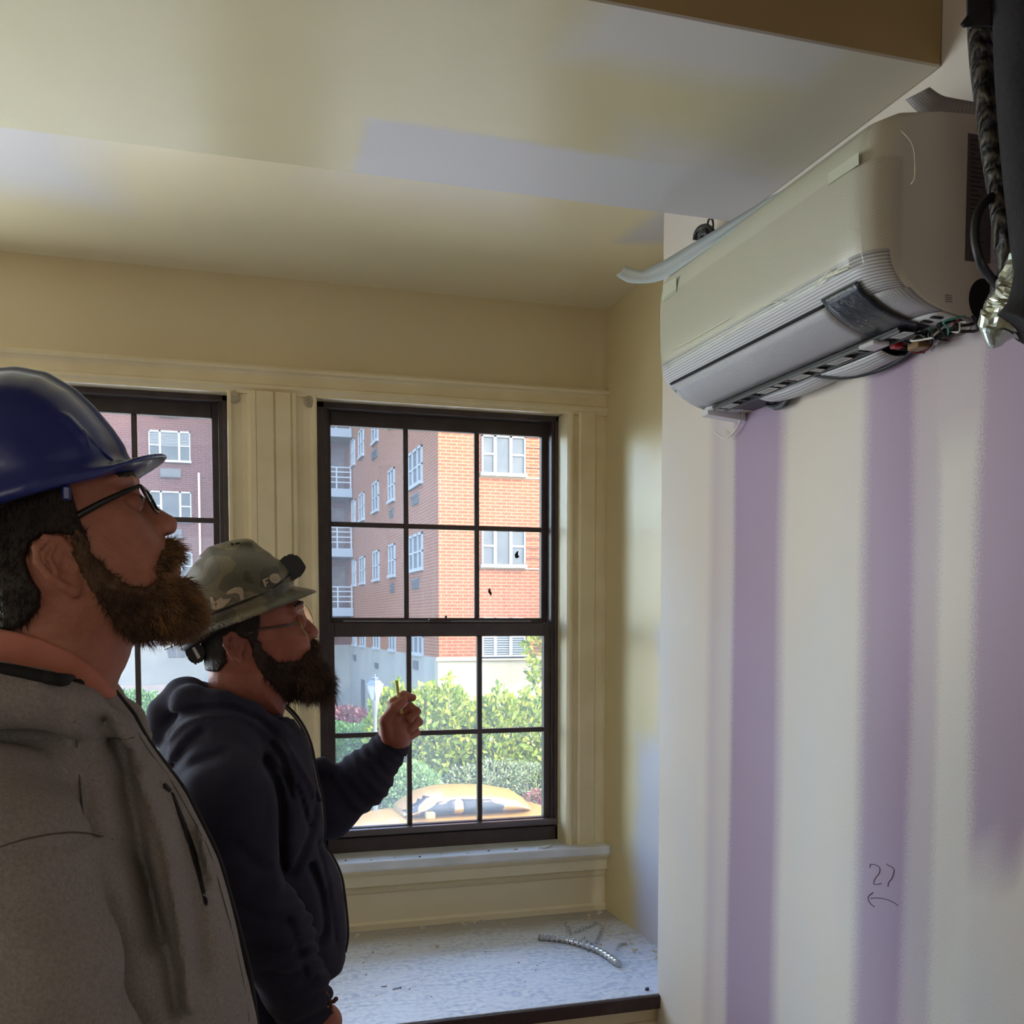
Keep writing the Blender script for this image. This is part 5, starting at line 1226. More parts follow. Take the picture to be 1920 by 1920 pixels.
# hard hat
m_blue = mat('glossy_blue_plastic', (34, 52, 132), .28, color2=(30, 46, 120), scale=4, spec=.5, Coat_Weight=.3)
O1 = Vector(w1(52, 951)); HX = (Vector(w1(240, 887))-Vector(w1(0, 969))).normalized(); HZ = Vector((-HX.z, 0, HX.x)); AF = (Vector(w1(318, 862))-O1).dot(HX)
F_ = Field((-.40, Y1-.17, 1.60), (.02, Y1+.17, 1.98), .0028)
xh = (F_.X-O1.x)*HX.x+(F_.Z-O1.z)*HX.z; zh = (F_.X-O1.x)*HZ.x+(F_.Z-O1.z)*HZ.z; yh = F_.Y-Y1
dome = F_.profile(p1((240, 893), (226, 842), (206, 812), (172, 771), (138, 739), (88, 710), (34, 700), (-40, 706), (-105, 738), (-145, 800), (-160, 880), (-160, 960), (-150, 1040), (-100, 1120), (40, 1120), (180, 1060), (250, 960)), Y1, .112, .124)
ridge = smax(dome-.0065, np.abs(yh)-.020+0*dome, .010)
rid2 = smin(dome, ridge, .004)
shell = smax(smax(rid2, -(zh+.000), .004), -(dome+.0085), .002)
rho = np.sqrt(np.where(xh > 0, xh/AF, xh/.150)**2+(yh/(.126-.012*np.clip(xh/.1, 0, 1)))**2)
brim = smax(np.abs(zh-.0015+.018*np.clip(np.abs(yh)/.13-.5, 0, 1)*np.clip(xh/.1, 0, 1)-.004*np.clip((xh-.13)/.07, 0, 1))-.0026, (rho-1)*.13, .003)
brim = smax(brim, -(dome+.0085)-.0, .002)
f = smin(shell, brim, .022); f = smax(f, -(dome+.0095), .002)
# small swept rib on the side
f = smin(f, smax(dome-.003, F_.chain([(w1(150, 806)[0], Y1-.09, w1(150, 806)[2]), (w1(180, 832)[0], Y1-.09, w1(180, 832)[2]), (w1(208, 860)[0], Y1-.09, w1(208, 860)[2])], [.02, .022, .02], .002)+.012, .004), .006)
F_.f = f; hat1 = smooth_obj(F_.mesh('hard_hat', m_blue, man1), 6); b1_ = bvh_of(hat1)
tube('moulded_crease', spline([onto(b1_, u, v, 0, Y1-.1) for u, v in ((155, 806), (172, 826), (190, 844), (212, 863))], 4), .0013, m_blue, hat1, 6)
tube('suspension_band', [O1+HX*(.090*math.cos(a)-.01)+Vector((0, .078*math.sin(a), 0))+HZ*(.0) for a in [2*math.pi*k/40 for k in range(40)]], .008, m_blackp, hat1, 8, closed=True)
bm = bmesh.new(); c = w1(125, 925, Y1-.112); add_box(bm, c[0]-.0045, c[0]+.0045, c[1]-.004, c[1]+.004, c[2]-.008, c[2]+.008, .002); obj('suspension_clip', bm, m_blue, hat1)
# shirt collar
F_ = Field((-.32, Y1-.13, 1.38), (.02, Y1+.13, 1.62), .004)
shr = poly2(F_.X[:, 0, :], F_.Z[:, 0, :], p1((-90, 1172), (0, 1177), (50, 1184), (95, 1197), (140, 1217), (182, 1246), (208, 1274), (216, 1292), (224, 1306), (130, 1306), (-90, 1296)))[:, None, :]
nk = F_.profile(p1((-40, 1100), (150, 1100), (262, 1180), (250, 1208), (240, 1240), (222, 1275), (213, 1330), (230, 1500), (-90, 1500), (-40, 1200)), Y1, .070, .064+.03*np.clip((1.56-F_.Z)/.1, 0, 1))
F_.f = smax(nk-.0075, shr, .004)+jitter(F_, .0006, 90)
F_.mesh('shirt', m_salmon, man1)
# hooded sweatshirt
F_ = Field((-.46, Y1-.36, .82), (.14, Y1+.36, 1.60), .0050)
tor = F_.profile(p1((-70, 1262), (0, 1262), (60, 1276), (130, 1284), (182, 1264), (215, 1296), (250, 1340), (271, 1378), (302, 1423), (333, 1464), (352, 1492), (385, 1556), (409, 1608), (447, 1740), (470, 1842), (480, 1920), (484, 2010), (476, 2120), (440, 2190), (-60, 2190), (-100, 2000), (-125, 1700), (-130, 1500), (-110, 1340)), Y1, .15, .180+.025*np.clip((F_.Z-1.1)/.2, 0, 1)-.100*np.clip((F_.Z-1.36)/.17, 0, 1))
f = tor
for s in (-1, 1):
    f = smin(f, F_.chain([(w1(40, 1478)[0], Y1+s*.14, w1(40, 1478)[2]+.0), (-.195, Y1+s*.205, 1.355), (-.165, Y1+s*.245, 1.25), (-.125, Y1+s*.255, 1.12), (-.060, Y1+s*.24, .99), (.02, Y1+s*.19, .93)], [.074, .076, .074, .068, .060, .050], .03), .013)
hood = None
for s in (-1, 1):
    def q(u, v, dy): x, y, z = w1(u, v); return (x, Y1+s*dy, z)
    c = F_.chain([q(-110, 1300, .0), q(-60, 1285, .10), q(30, 1292, .130), (w1(100, 1296)[0], Y1+s*.132, w1(100, 1296)[2]), (w1(168, 1320)[0], Y1+s*.116, w1(168, 1320)[2]), (w1(225, 1362)[0], Y1+s*.075, w1(225, 1362)[2]), (w1(262, 1386)[0], Y1+s*.035, w1(262, 1386)[2])], [.05, .043, .034, .029, .026, .022, .012], .02)
    hood = c if hood is None else smin(hood, c, .02)
f = smin(f, hood, .005)
f = f+folds(F_, [
    (((148, 1356), (152, 1420), (156, 1490), (160, 1560)), .004, .004), (((-40, 1600), (20, 1580), (70, 1567), (120, 1561), (165, 1562), (212, 1572)), .0045, .004),
    (((175, 1370), (205, 1440), (225, 1520), (250, 1600), (272, 1700), (285, 1790)), .024, .011), (((254, 1480), (289, 1552), (309, 1604), (327, 1690), (347, 1810), (357, 1913)), -.015, .007),
    (((285, 1490), (318, 1560), (345, 1640), (365, 1740), (380, 1860)), .012, .010), (((320, 1511), (347, 1569), (368, 1640), (380, 1680), (388, 1707)), .010, .006), (((333, 1511), (357, 1560), (380, 1640), (394, 1700)), -.006, .008),
    (((222, 1600), (258, 1665), (290, 1750), (312, 1830), (326, 1920)), .014, .008), (((190, 1375), (235, 1430), (268, 1480)), -.006, .012), (((0, 1440), (60, 1480), (90, 1540)), .003, .02), (((30, 1640), (110, 1660), (180, 1700)), .004, .018), (((60, 1760), (150, 1780), (240, 1830)), .005, .02), (((215, 1383), (240, 1384), (262, 1377)), .004, .004), (((20, 1860), (110, 1880), (200, 1930)), .004, .018)], Y1-.02, 0, y0=Y1-.20)
# hollow for the neck
f = smax(f, -F_.profile(p1((-60, 1150), (60, 1180), (140, 1216), (212, 1285), (202, 1278), (184, 1264), (130, 1270), (60, 1262), (-60, 1246)), Y1, .07, .105), .006)
f = f+jitter(F_, .0030, 24)+jitter(F_, .0014, 55)
F_.f = f; hoodie1 = F_.mesh('hooded_sweatshirt', m_grey, man1); hb = bvh_of(hoodie1)
front = [(182, 1262), (198, 1279), (215, 1297), (232, 1318), (250, 1341), (271, 1379), (302, 1424), (333, 1465), (352, 1493), (385, 1557), (409, 1609), (430, 1680), (447, 1741), (462, 1800), (470, 1843), (480, 1921), (484, 2010), (478, 2110)]
tube('zip_edging', spline([Vector(w1(u-3, v+2)) for u, v in front], 4), .0065, m_blk, hoodie1, 8)
# black neckline binding follows the opening
bnd = [(-30, 1246, .098), (30, 1254, .100), (80, 1264, .098), (120, 1270, .090), (150, 1268, .075), (172, 1262, .045), (184, 1259, .018), (186, 1260, 0)]
nb_ = [onto(hb, u, v+5, .001, Y1-dy) for u, v, dy in bnd]
tube('neck_binding', spline(nb_, 5), .0075, m_blk, hoodie1, 8)
tube('neck_binding', spline([Vector((p.x, 2*Y1-p.y, p.z)) for p in nb_], 5), .0060, m_blk, hoodie1, 8)
def pl(ptsuv, y): return [(p.x, p.z) for p in (at(u, v, y=y) for u, v in ptsuv)]
m_seam = mat('grey_seam_shadow', (92, 86, 80), .95)
def seam(nm, uv, bv, mt, par, r, y0, off=0): tube(nm, spline([onto(bv, u, v, off, y0) for u, v in uv], 4), r, mt, par, 5)
seam('shoulder_seam', ((140, 1352), (144, 1400), (149, 1460), (155, 1520), (160, 1562)), hb, m_seam, hoodie1, .0011, Y1-.2)
seam('armhole_seam', ((0, 1588), (45, 1574), (90, 1565), (130, 1561), (160, 1562), (190, 1568), (212, 1575)), hb, m_seam, hoodie1, .0011, Y1-.2)
seam('hood_seam', ((212, 1383), (228, 1386), (246, 1384), (262, 1376)), hb, m_seam, hoodie1, .0009, Y1-.15)
seam('zip_stitching', ((262, 1380), (290, 1422), (322, 1466), (372, 1556), (397, 1610), (434, 1742), (457, 1844), (467, 1916)), hb, m_seam, hoodie1, .0007, Y1-.1)
decal('chest_tab', pl(((301, 1484), (306, 1483), (318, 1497), (314, 1500), (303, 1490)), Y1-.10), hb, m_blk, hoodie1, .6)
decal('pocket_opening', pl(((316, 1505), (322, 1511), (346, 1566), (366, 1620), (381, 1675), (389, 1700), (387, 1708), (383, 1704), (372, 1665), (352, 1605), (330, 1545)), Y1-.12), hb, m_blk, hoodie1, .6)
# trousers and boots (below the frame)
def legs(name, yc, x0, z0, m, parent, spread=.11):
    Fq = Field((x0-.22, yc-.26, .05), (x0+.24, yc+.26, z0+.08), .012); f = Fq.ell((x0, yc, z0-.06), (.13, .155, .15))
    for s in (-1, 1): f = smin(f, Fq.chain([(x0, yc+s*.09, z0-.06), (x0+.02, yc+s*spread, .50), (x0, yc+s*(spread+.01), .08)], [.105, .078, .062], .03), .04)
    Fq.f = f; return Fq.mesh(name, m, parent)
def boots(yc, x0, parent, spread=.12):
    for s in (-1, 1):
        Fq = Field((x0-.13, yc+s*spread-.07, -.01), (x0+.24, yc+s*spread+.07, .18), .006)
        f = smin(Fq.chain([(x0-.04, yc+s*spread, .05), (x0+.08, yc+s*spread, .045), (x0+.16, yc+s*spread, .038)], [.045, .045, .042], .02), Fq.cap((x0-.02, yc+s*spread, .05), (x0-.01, yc+s*spread, .16), .045, .052), .02)
        Fq.f = smax(f, .002-Fq.Z+0*f, .004); Fq.mesh('boot', m_boot, parent)
legs('jeans', Y1, -.14, .98, m_jean2, man1); boots(Y1, -.15, man1)

# ================= second man: camouflage full-brim hat, navy hooded jacket
Y2 = 1.95
def w2(u, v, y=Y2): p = at(u, v, y=y); return (p.x, y, p.z)
def p2(*uv): return [(p.x, p.z) for p in (at(u, v, y=Y2) for u, v in uv)]
F_ = Field((-.05, Y2-.13, 1.38), (.25, Y2+.13, 1.77), .0028)
sk2 = p2((530, 1345), (537, 1320), (546, 1298), (565, 1282), (586, 1262), (594, 1246), (592, 1236), (587, 1230), (583, 1226), (586, 1218), (585, 1208), (578, 1199), (573, 1184), (567, 1166), (561, 1152), (562, 1140), (560, 1130), (549, 1113), (524, 1088), (490, 1066), (445, 1058), (405, 1076), (378, 1116), (372, 1165), (386, 1215), (392, 1262), (390, 1310), (380, 1350))
Wd = .062+.016*np.clip((F_.Z-1.51)/.06, 0, 1)
sk = F_.profile(sk2, Y2, .070, Wd); base2 = sk
def e2(u, v, dy, r): x, y, z = w2(u, v); return F_.ell((x, y+dy, z), r)
for s in (-1, 1):
    sk = smin(sk, e2(545, 1200, s*.046, (.028, .020, .022)), .02)
    sk = smin(sk, F_.chain([w2(557, 1137), (w2(555, 1138)[0], Y2+s*.030, w2(555, 1138)[2]), (w2(543, 1143)[0], Y2+s*.056, w2(543, 1143)[2])], [.009, .010, .008], .005), .010)
    sk = smax(sk, -e2(568, 1163, s*.033, (.016, .017, .013)), .012)
    sk = smin(sk, e2(557, 1167, s*.031, (.0145, .0155, .0135)), .004)
nose = F_.chain([w2(562, 1156), w2(574, 1171), w2(583, 1181), w2(586, 1187)], [.0062, .0080, .0095, .0108], .008); sk = smin(sk, nose, .010)
for s in (-1, 1):
    sk = smin(sk, e2(578, 1194, s*.012, (.011, .0072, .0072)), .006); sk = smax(sk, -e2(582, 1199, s*.007, (.005, .003, .005)), .003)
for (ua, ub, v0, rr_) in ((573, 585, 1224, .0055), (576, 587, 1233, .0062)):
    sk = smin(sk, F_.chain([(w2(ua, v0+2)[0], Y2-.024, w2(ua, v0+2)[2]), w2(ub-1, v0), (w2(ua, v0+2)[0], Y2+.024, w2(ua, v0+2)[2])], [.004, rr_, .004], .004), .004)
ex, _, ez = w2(444, 1213, Y2-.08)
for s in (-1, 1): sk = smin(sk, ear_field(F_, (ex, Y2+s*.0795, ez), s, (-.14, 0, .99), .82), .005)
F_.f = sk+jitter(F_, .0006, 210); hd = F_.mesh('person', m_skin2)
region = poly2(F_.X[:, 0, :], F_.Z[:, 0, :], p2((478, 1120), (484, 1165), (478, 1200), (468, 1215), (462, 1198), (440, 1190), (424, 1200), (420, 1225), (424, 1240), (408, 1258), (386, 1258), (360, 1250), (350, 1150), (400, 1040), (470, 1040)))[:, None, :]
hair_f = smax(base2-.0065+jitter(F_, .001, 300), region, .004)
br = poly2(F_.X[:, 0, :], F_.Z[:, 0, :], p2((466, 1196), (482, 1200), (492, 1222), (520, 1240), (556, 1238), (572, 1222), (592, 1236), (640, 1262), (625, 1330), (545, 1320), (520, 1296), (492, 1265), (472, 1238)))[:, None, :]
Wb = np.clip(.082-.24*(F_.X-w2(500, 1200)[0]), .032, .082)
tipb = F_.profile(p2((520, 1258), (560, 1238), (590, 1236), (604, 1243), (616, 1258), (622, 1276), (621, 1298), (608, 1307), (590, 1305), (568, 1312), (548, 1302), (528, 1288)), Y2, .05, Wb*.95)
bf = smin(smax(base2-.0085, br, .010), tipb, .012)
for s in (-1, 1):
    bf = smin(bf, F_.chain([w2(585, 1208), (w2(582, 1213)[0], Y2+s*.017, w2(582, 1213)[2]), (w2(573, 1226)[0], Y2+s*.033, w2(573, 1226)[2]), (w2(566, 1244)[0], Y2+s*.045, w2(566, 1244)[2])], [.008, .0085, .008, .010], .008), .008)
bf = smin(bf, F_.chain([w2(588, 1240), w2(594, 1246)], [.006, .009]), .01)+jitter(F_, .0022, 260)+jitter(F_, .0015, 520)
# the hands, each with palm, four bent fingers and a thumb
def hand_field(Fq, palm, fingers, thumb):
    f = None
    for a, b_, r1, r2 in palm:
        g_ = Fq.cap(a, b_, r1, r2); f = g_ if f is None else smin(f, g_, .012)
    for ch, r in fingers+[thumb]:
        g_ = Fq.chain(ch, r, .003); f = smin(f, g_, .0045)
    return f
YH = 2.08
def h(u, v, y=YH): p = at(u, v, y=y); return (p.x, y, p.z)
FH = Field(tuple(np.array(h(690, 1440))-(.0, .085, .0)), tuple(np.array(h(815, 1268))+(.0, .085, .0)), .0021)
palm = [(h(712, 1425), h(738, 1388), .026, .029), (h(742, 1385, YH-.018), h(740, 1352, YH-.026), .026, .019), (h(746, 1385, YH+.016), h(752, 1350, YH+.022), .026, .018), (h(742, 1385), h(746, 1352), .028, .022), (h(728, 1378, YH-.006), h(726, 1352, YH-.012), .019, .015)]
fing = [([h(729, 1347, YH-.030), h(737, 1318, YH-.030), h(757, 1303, YH-.022), h(774, 1308, YH-.014)], [.0105, .0098, .0088, .0076]),
        ([h(742, 1345, YH-.014), h(768, 1326, YH-.018), h(781, 1334, YH-.024), h(768, 1350, YH-.036)], [.0108, .0100, .0090, .0080]),
        ([h(748, 1352, YH+.004), h(776, 1341, YH+.002), h(785, 1354, YH-.006), h(770, 1368, YH-.022)], [.0105, .0098, .0088, .0078]),
        ([h(750, 1366, YH+.022), h(774, 1360, YH+.020), h(781, 1374, YH+.010), h(766, 1385, YH-.008)], [.0095, .0088, .0078, .0070])]
thumb = ([h(728, 1382, YH-.028), h(722, 1352, YH-.044), h(739, 1328, YH-.046), h(757, 1313, YH-.036)], [.0150, .0118, .0105, .0085])
FH.f = hand_field(FH, palm, fing, thumb); hl = FH.mesh('hand_l', m_skin2)
YR = 1.74
def r3(u, v, y=YR): p = at(u, v, y=y); return (p.x, y, p.z)
a = r3(560, 2060); b_ = r3(680, 1840)
FR = Field((min(a[0], b_[0]), YR-.07, min(a[2], b_[2])), (max(a[0], b_[0]), YR+.07, max(a[2], b_[2])), .0024)
palm = [(r3(586, 1890), r3(602, 1922), .022, .030), (r3(606, 1915), r3(606, 1960, YR-.012), .030, .022), (r3(606, 1915), r3(612, 1960, YR+.016), .028, .020)]
fing = [([r3(604+i*3, 1955, YR-.026+i*.017), r3(612+i*2, 1992, YR-.028+i*.017), r3(606+i*2, 2016, YR-.026+i*.016), r3(594+i*2, 2026, YR-.022+i*.014)], [.0100, .0092, .0085, .0078]) for i in range(4)]
thumb = ([r3(620, 1905, YR+.012), r3(632, 1935, YR+.018), r3(634, 1958, YR+.018), r3(628, 1978, YR+.014)], [.0150, .0115, .0105, .0088])
FR.f = hand_field(FR, palm, fing, thumb); hr = FR.mesh('hand_r', m_skin2)
FB = Field((-.20, Y2-.36, .80), (.45, Y2+.36, 1.56), .012)
FB.f = smin(FB.ell((.05, Y2, 1.18), (.10, .14, .19)), FB.cap((.07, Y2, 1.30), (.08, Y2, 1.42), .052, .052), .05)
FB.f = smin(FB.f, FB.ell((.07, Y2, 1.0), (.10, .14, .12)), .06)
AL = [h(470, 1440, Y2+.15), h(600, 1522, Y2+.20), h(728, 1410, YH)]; AR = [r3(420, 1420, 1.80), r3(462, 1660, 1.72), r3(600, 1888, YR)]
FB.f = smin(FB.f, FB.chain(AL, [.045, .036, .026], .02), .03); FB.f = smin(FB.f, FB.chain(AR, [.045, .036, .024], .02), .03)
bd = FB.mesh('torso', m_skin2)
man2 = joined('person', [hd, hl, hr, bd], 'bearded man in a camouflage hard hat and navy hooded jacket, raising a hand', 'person')
F2 = F_
hair2 = F2.mesh('hair', m_hair2, man2, f=hair_f); beard2 = F2.mesh('beard', m_beard2, man2, f=bf)
strands('beard_strands', beard2, 4200, .020, (.10, 0, -.62), m_beardtip2, beard2, lambda x, y, z: (x+rng.normal(size=x.shape)*.016 > w2(572, 1240)[0]), 11)
strands('beard_strands', beard2, 300, .034, (.05, 0, -.95), m_beardtip2, beard2, lambda x, y, z: (x > w2(598, 1240)[0]) & (z < w2(600, 1280)[2]), 13, out=.2)
strands('beard_strands', beard2, 2000, .012, (.05, 0, -.7), m_beard2, beard2, lambda x, y, z: (x > w2(490, 1240)[0]) & (y < Y2), 12, out=.3)
strands('beard_strands', beard2, 1200, .008, (.1, 0, .6), m_beard2, beard2, lambda x, y, z: (x < w2(575, 1240)[0]) & (z > w2(560, 1250)[2]) & (y < Y2), 22, width=.0003, out=.15)
for s in (-1, 1):
    c = Vector(w2(558, 1167)); bm = bmesh.new(); bmesh.ops.create_uvsphere(bm, u_segments=20, v_segments=12, radius=.0122); bmesh.ops.translate(bm, vec=(c.x+.0008, Y2+s*.031, c.z), verts=bm.verts); eo = obj('eye', bm, m_eye, man2, True)
    bm = bmesh.new(); bmesh.ops.create_uvsphere(bm, u_segments=16, v_segments=8, radius=.0056); bmesh.ops.scale(bm, vec=(.5, 1, 1), verts=bm.verts); bmesh.ops.translate(bm, vec=(c.x+.0108, Y2+s*.031, c.z+.003), verts=bm.verts); obj('iris', bm, m_iris, eo, True)
    bm = bmesh.new(); add_tube(bm, spline([(w2(565, 1134)[0], Y2+s*.008, w2(565, 1134)[2]), (w2(562, 1131)[0], Y2+s*.030, w2(562, 1131)[2]), (w2(546, 1139)[0], Y2+s*.059, w2(546, 1139)[2])], 5), [.003]*3+[.004]*5+[.003]*3, 6); obj('eyebrow', bm, m_hair2, man2)
# safety glasses with a thin amber rim, worn a little skew
m_amber = mat('clear_amber_plastic', (206, 176, 96), .15, spec=.8, Transmission_Weight=.5); m_temple = mat('smoky_plastic', (92, 70, 60), .25)
g2 = empty('safety_glasses', w2(565, 1165)); g2.parent = man2
for s, cu, cv in ((-1, 567, 1176), (1, 581, 1153)):
    def gp(a, t): 
        x, y, z = w2(cu+a*9*t*(-.5), cv); p = Vector(w2(cu, cv)); return p
    p = Vector(w2(cu, cv)); p.y = Y2+s*.034; upv = Vector((-.38, -s*.10, .92)).normalized(); lat = Vector((.30 if s > 0 else -.22, s*.95, .02)).normalized()
    loop = [p+upv*(.0225*math.sin(t)*(1 if math.sin(t) > 0 else .95))+lat*(.031*math.cos(t)) for t in [2*math.pi*k/20 for k in range(20)]]
    tube('rim', loop, .0014, m_amber, g2, 6, closed=True)
    bm = bmesh.new(); bm.faces.new([bm.verts.new(q_) for q_ in loop]); lo_ = obj('lens', bm, m_lens, g2); md = lo_.modifiers.new('s', 'SOLIDIFY'); md.thickness = .0015
tube('temple_arm', [Vector((w2(552, 1168)[0], Y2-.066, w2(552, 1168)[2])), Vector((w2(520, 1174)[0], Y2-.082, w2(520, 1174)[2])), Vector((w2(484, 1179)[0], Y2-.083, w2(484, 1179)[2])), Vector((w2(455, 1190)[0], Y2-.083, w2(455, 1190)[2]))], .0024, m_temple, g2, 8)
tube('temple_arm', [Vector((w2(568, 1150)[0], Y2+.066, w2(568, 1150)[2])), Vector((w2(520, 1170)[0], Y2+.082, w2(520, 1170)[2])), Vector((w2(455, 1190)[0], Y2+.083, w2(455, 1190)[2]))], .0024, m_temple, g2, 8)
settle(g2)
# full-brim hat
m_camo, nt, lk, b = newmat('worn_olive_camouflage'); b.inputs['Roughness'].default_value = .42; b.inputs['Coat Weight'].default_value = .15
tc = N(nt, 'ShaderNodeTexCoord'); n1 = vnoise(nt, lk, tc.outputs['Object'], 10, 2); n2 = vnoise(nt, lk, tc.outputs['Object'], 150, 3)
r = ramp(nt, [(0, lin((74, 70, 58))), (.44, lin((92, 88, 74))), (.55, lin((120, 112, 90))), (.64, lin((98, 94, 84)))], 'CONSTANT'); lk.new(n1, r.inputs[0])
mx = N(nt, 'ShaderNodeMix', data_type='RGBA', blend_type='MULTIPLY'); mx.inputs[0].default_value = .5; lk.new(r.outputs[0], mx.inputs[6]); r2 = ramp(nt, [(.3, g(.7)), (.7, g(1.1))]); lk.new(n2, r2.inputs[0]); lk.new(r2.outputs[0], mx.inputs[7]); lk.new(mx.outputs[2], b.inputs['Base Color'])
O2 = Vector(w2(440, 1139)); HX = (Vector(w2(597, 1109))-Vector(w2(309, 1218))).normalized(); HZ = Vector((-HX.z, 0, HX.x)); MC = (Vector(w2(453, 1163))-O2).dot(HX); AR_ = (Vector(w2(597, 1109))-Vector(w2(309, 1218))).length/2; DR = -(Vector(w2(453, 1163))-O2).dot(HZ)
F_ = Field((-.10, Y2-.17, 1.50), (.25, Y2+.17, 1.79), .0028)
xh = (F_.X-O2.x)*HX.x+(F_.Z-O2.z)*HX.z; zh = (F_.X-O2.x)*HZ.x+(F_.Z-O2.z)*HZ.z; yh = F_.Y-Y2
dome = F_.profile(p2((556, 1108), (549, 1090), (541, 1068), (526, 1051), (498, 1037), (465, 1027), (430, 1026), (392, 1034), (362, 1058), (342, 1088), (332, 1125), (330, 1165), (345, 1220), (420, 1250), (520, 1210), (560, 1150)), Y2, .105, .115)
crest = F_.profile(p2((372, 1044), (390, 1026), (415, 1018), (440, 1012), (461, 1010), (473, 1012), (490, 1027), (508, 1040), (500, 1060), (380, 1065)), Y2, .012, .030)
out_ = smin(dome, crest, .008)
xo = xh-MC
rho = np.sqrt((xo/AR_)**2+(yh/.140)**2); t = np.clip((rho-.72)/.28, 0, 1)
shell = smax(smax(out_, -(zh+DR*t+.001), .003), -(dome+.0085), .002)
brim = smax(smax(np.abs(zh+DR*t)-.0026, (rho-1)*.14, .002), (.66-rho)*.14, .002)
f = smin(shell, brim, .005); f = smax(f, -(dome+.0095), .002)
f = smin(f, smax(np.abs(zh-.006)-.003, np.abs(dome)-.0030, .002), .002)
F_.f = f; hat2 = smooth_obj(F_.mesh('hard_hat', m_camo, man2), 2); b2 = bvh_of(hat2)
m_dec = mat('pale_sticker', (176, 160, 136), .5); m_decr = mat('faded_red_sticker', (120, 60, 50), .5)
def D2(pts, m, nm='sticker'): return decal(nm, pl(pts, Y2-.11), b2, m, hat2, Y2-.5, .0010, .003)
def zz(*q): return [(280+x*.20833, 980+y*.20833) for x, y in q]
D2(zz((690, 645), (720, 610), (770, 585), (820, 582), (845, 600), (855, 690), (820, 705), (810, 650), (780, 635), (740, 645)), m_dec)
D2(zz((550, 672), (580, 668), (592, 710), (640, 680), (650, 668), (665, 690), (742, 680), (720, 720), (670, 765), (600, 790), (570, 785)), m_dec); D2(zz((580, 712), (605, 720), (612, 745), (598, 775), (582, 760)), m_decr)
D2(zz((1020, 515), (1075, 490), (1078, 505), (1040, 522), (1045, 535), (1070, 525), (1073, 538), (1048, 550), (1055, 575), (1040, 580)), m_dec)
ring = [(1135+52*math.cos(a), 500+46*math.sin(a)) for a in [2*math.pi*k/22 for k in range(23)]]; inn = [(1135+38*math.cos(a), 500+32*math.sin(a)) for a in [2*math.pi*k/22 for k in range(22, -1, -1)]]
D2(zz(*(ring+inn)), m_dec); D2(zz((1110, 490), (1150, 480), (1155, 492), (1130, 500), (1150, 515), (1140, 525), (1112, 508)), m_dec)
D2(zz((1150, 455), (1165, 452), (1195, 500), (1185, 510)), m_dec)
for pts in (((730, 190), (742, 184), (760, 196), (745, 206)), ((770, 186), (815, 180), (818, 190), (775, 196))): decal('vent_hole', pl(zz(*pts), Y2-.03), b2, m_zip if pts[0][0] == 7 else m_gap, hat2, Y2-.5, .0008, .003)
# headlamp on the front
lampo = [(u, v) for u, v in zz((1115, 400), (1160, 350), (1220, 296), (1300, 288), (1345, 325), (1385, 385), (1398, 420), (1360, 480), (1310, 512), (1250, 545), (1180, 500), (1120, 450))]
bm = bmesh.new(); add_prism(bm, [(p.x, p.z) for p in (at(u, v, y=Y2) for u, v in lampo)], 'y', Y2-.032, Y2+.032); bmesh.ops.bevel(bm, geom=bm.edges[:], offset=.004, segments=2, affect='EDGES')
hl_ = obj('headlamp', bm, m_blackp, hat2)
bm = bmesh.new(); add_prism(bm, [(p.x, p.z) for p in (at(u, v, y=Y2) for u, v in zz((1320, 305), (1350, 325), (1402, 405), (1385, 440), (1345, 500), (1322, 490), (1345, 430)))], 'y', Y2-.027, Y2+.027); bmesh.ops.bevel(bm, geom=bm.edges[:], offset=.002, segments=1, affect='EDGES')
o = obj('lamp_lens', bm, mat('grey_clear_lens', (110, 112, 104), .12, spec=.9, Transmission_Weight=.4), hat2)
tube('lamp_strap', [O2+HX*(.002+.117*math.cos(a))+Vector((0, .119*math.sin(a), 0))+HZ*(.004+.020*max(0, math.cos(a))**3) for a in [2*math.pi*k/48 for k in range(48)]], .0018, m_blackp, hat2, 6, closed=True)
# harness and adjusting knob at the back
tube('suspension_band', [O2+HX*(-.012+.100*math.cos(a))+Vector((0, .090*math.sin(a), 0))+HZ*(-.022+.012*math.cos(a)) for a in [2*math.pi*k/40 for k in range(40)]], .009, m_blackp, hat2, 8, closed=True)
bm = bmesh.new(); add_prism(bm, [(p.x, p.z) for p in (at(u, v, y=Y2) for u, v in ((345, 1208), (352, 1202), (366, 1204), (386, 1214), (388, 1226), (376, 1236), (372, 1247), (362, 1244), (350, 1232)))], 'y', Y2-.030, Y2+.030); bmesh.ops.bevel(bm, geom=bm.edges[:], offset=.004, segments=2, affect='EDGES'); obj('ratchet_knob', bm, m_blackp, hat2)
bm = bmesh.new(); add_prism(bm, [(p.x, p.z) for p in (at(u, v, y=Y2-.032) for u, v in ((355, 1206), (360, 1204), (376, 1232), (371, 1236)))], 'y', Y2-.034, Y2-.029); obj('knob_rim', bm, m_zip, hat2)
# t-shirt
F_ = Field((.02, Y2-.13, 1.30), (.26, Y2+.13, 1.50), .004)
F_.f = F_.profile(p2((400, 1290), (440, 1295), (490, 1318), (515, 1336), (529, 1326), (532, 1350), (552, 1400), (575, 1470), (500, 1500), (400, 1480)), Y2, .07, .082); F_.mesh('t_shirt', m_tee, man2)
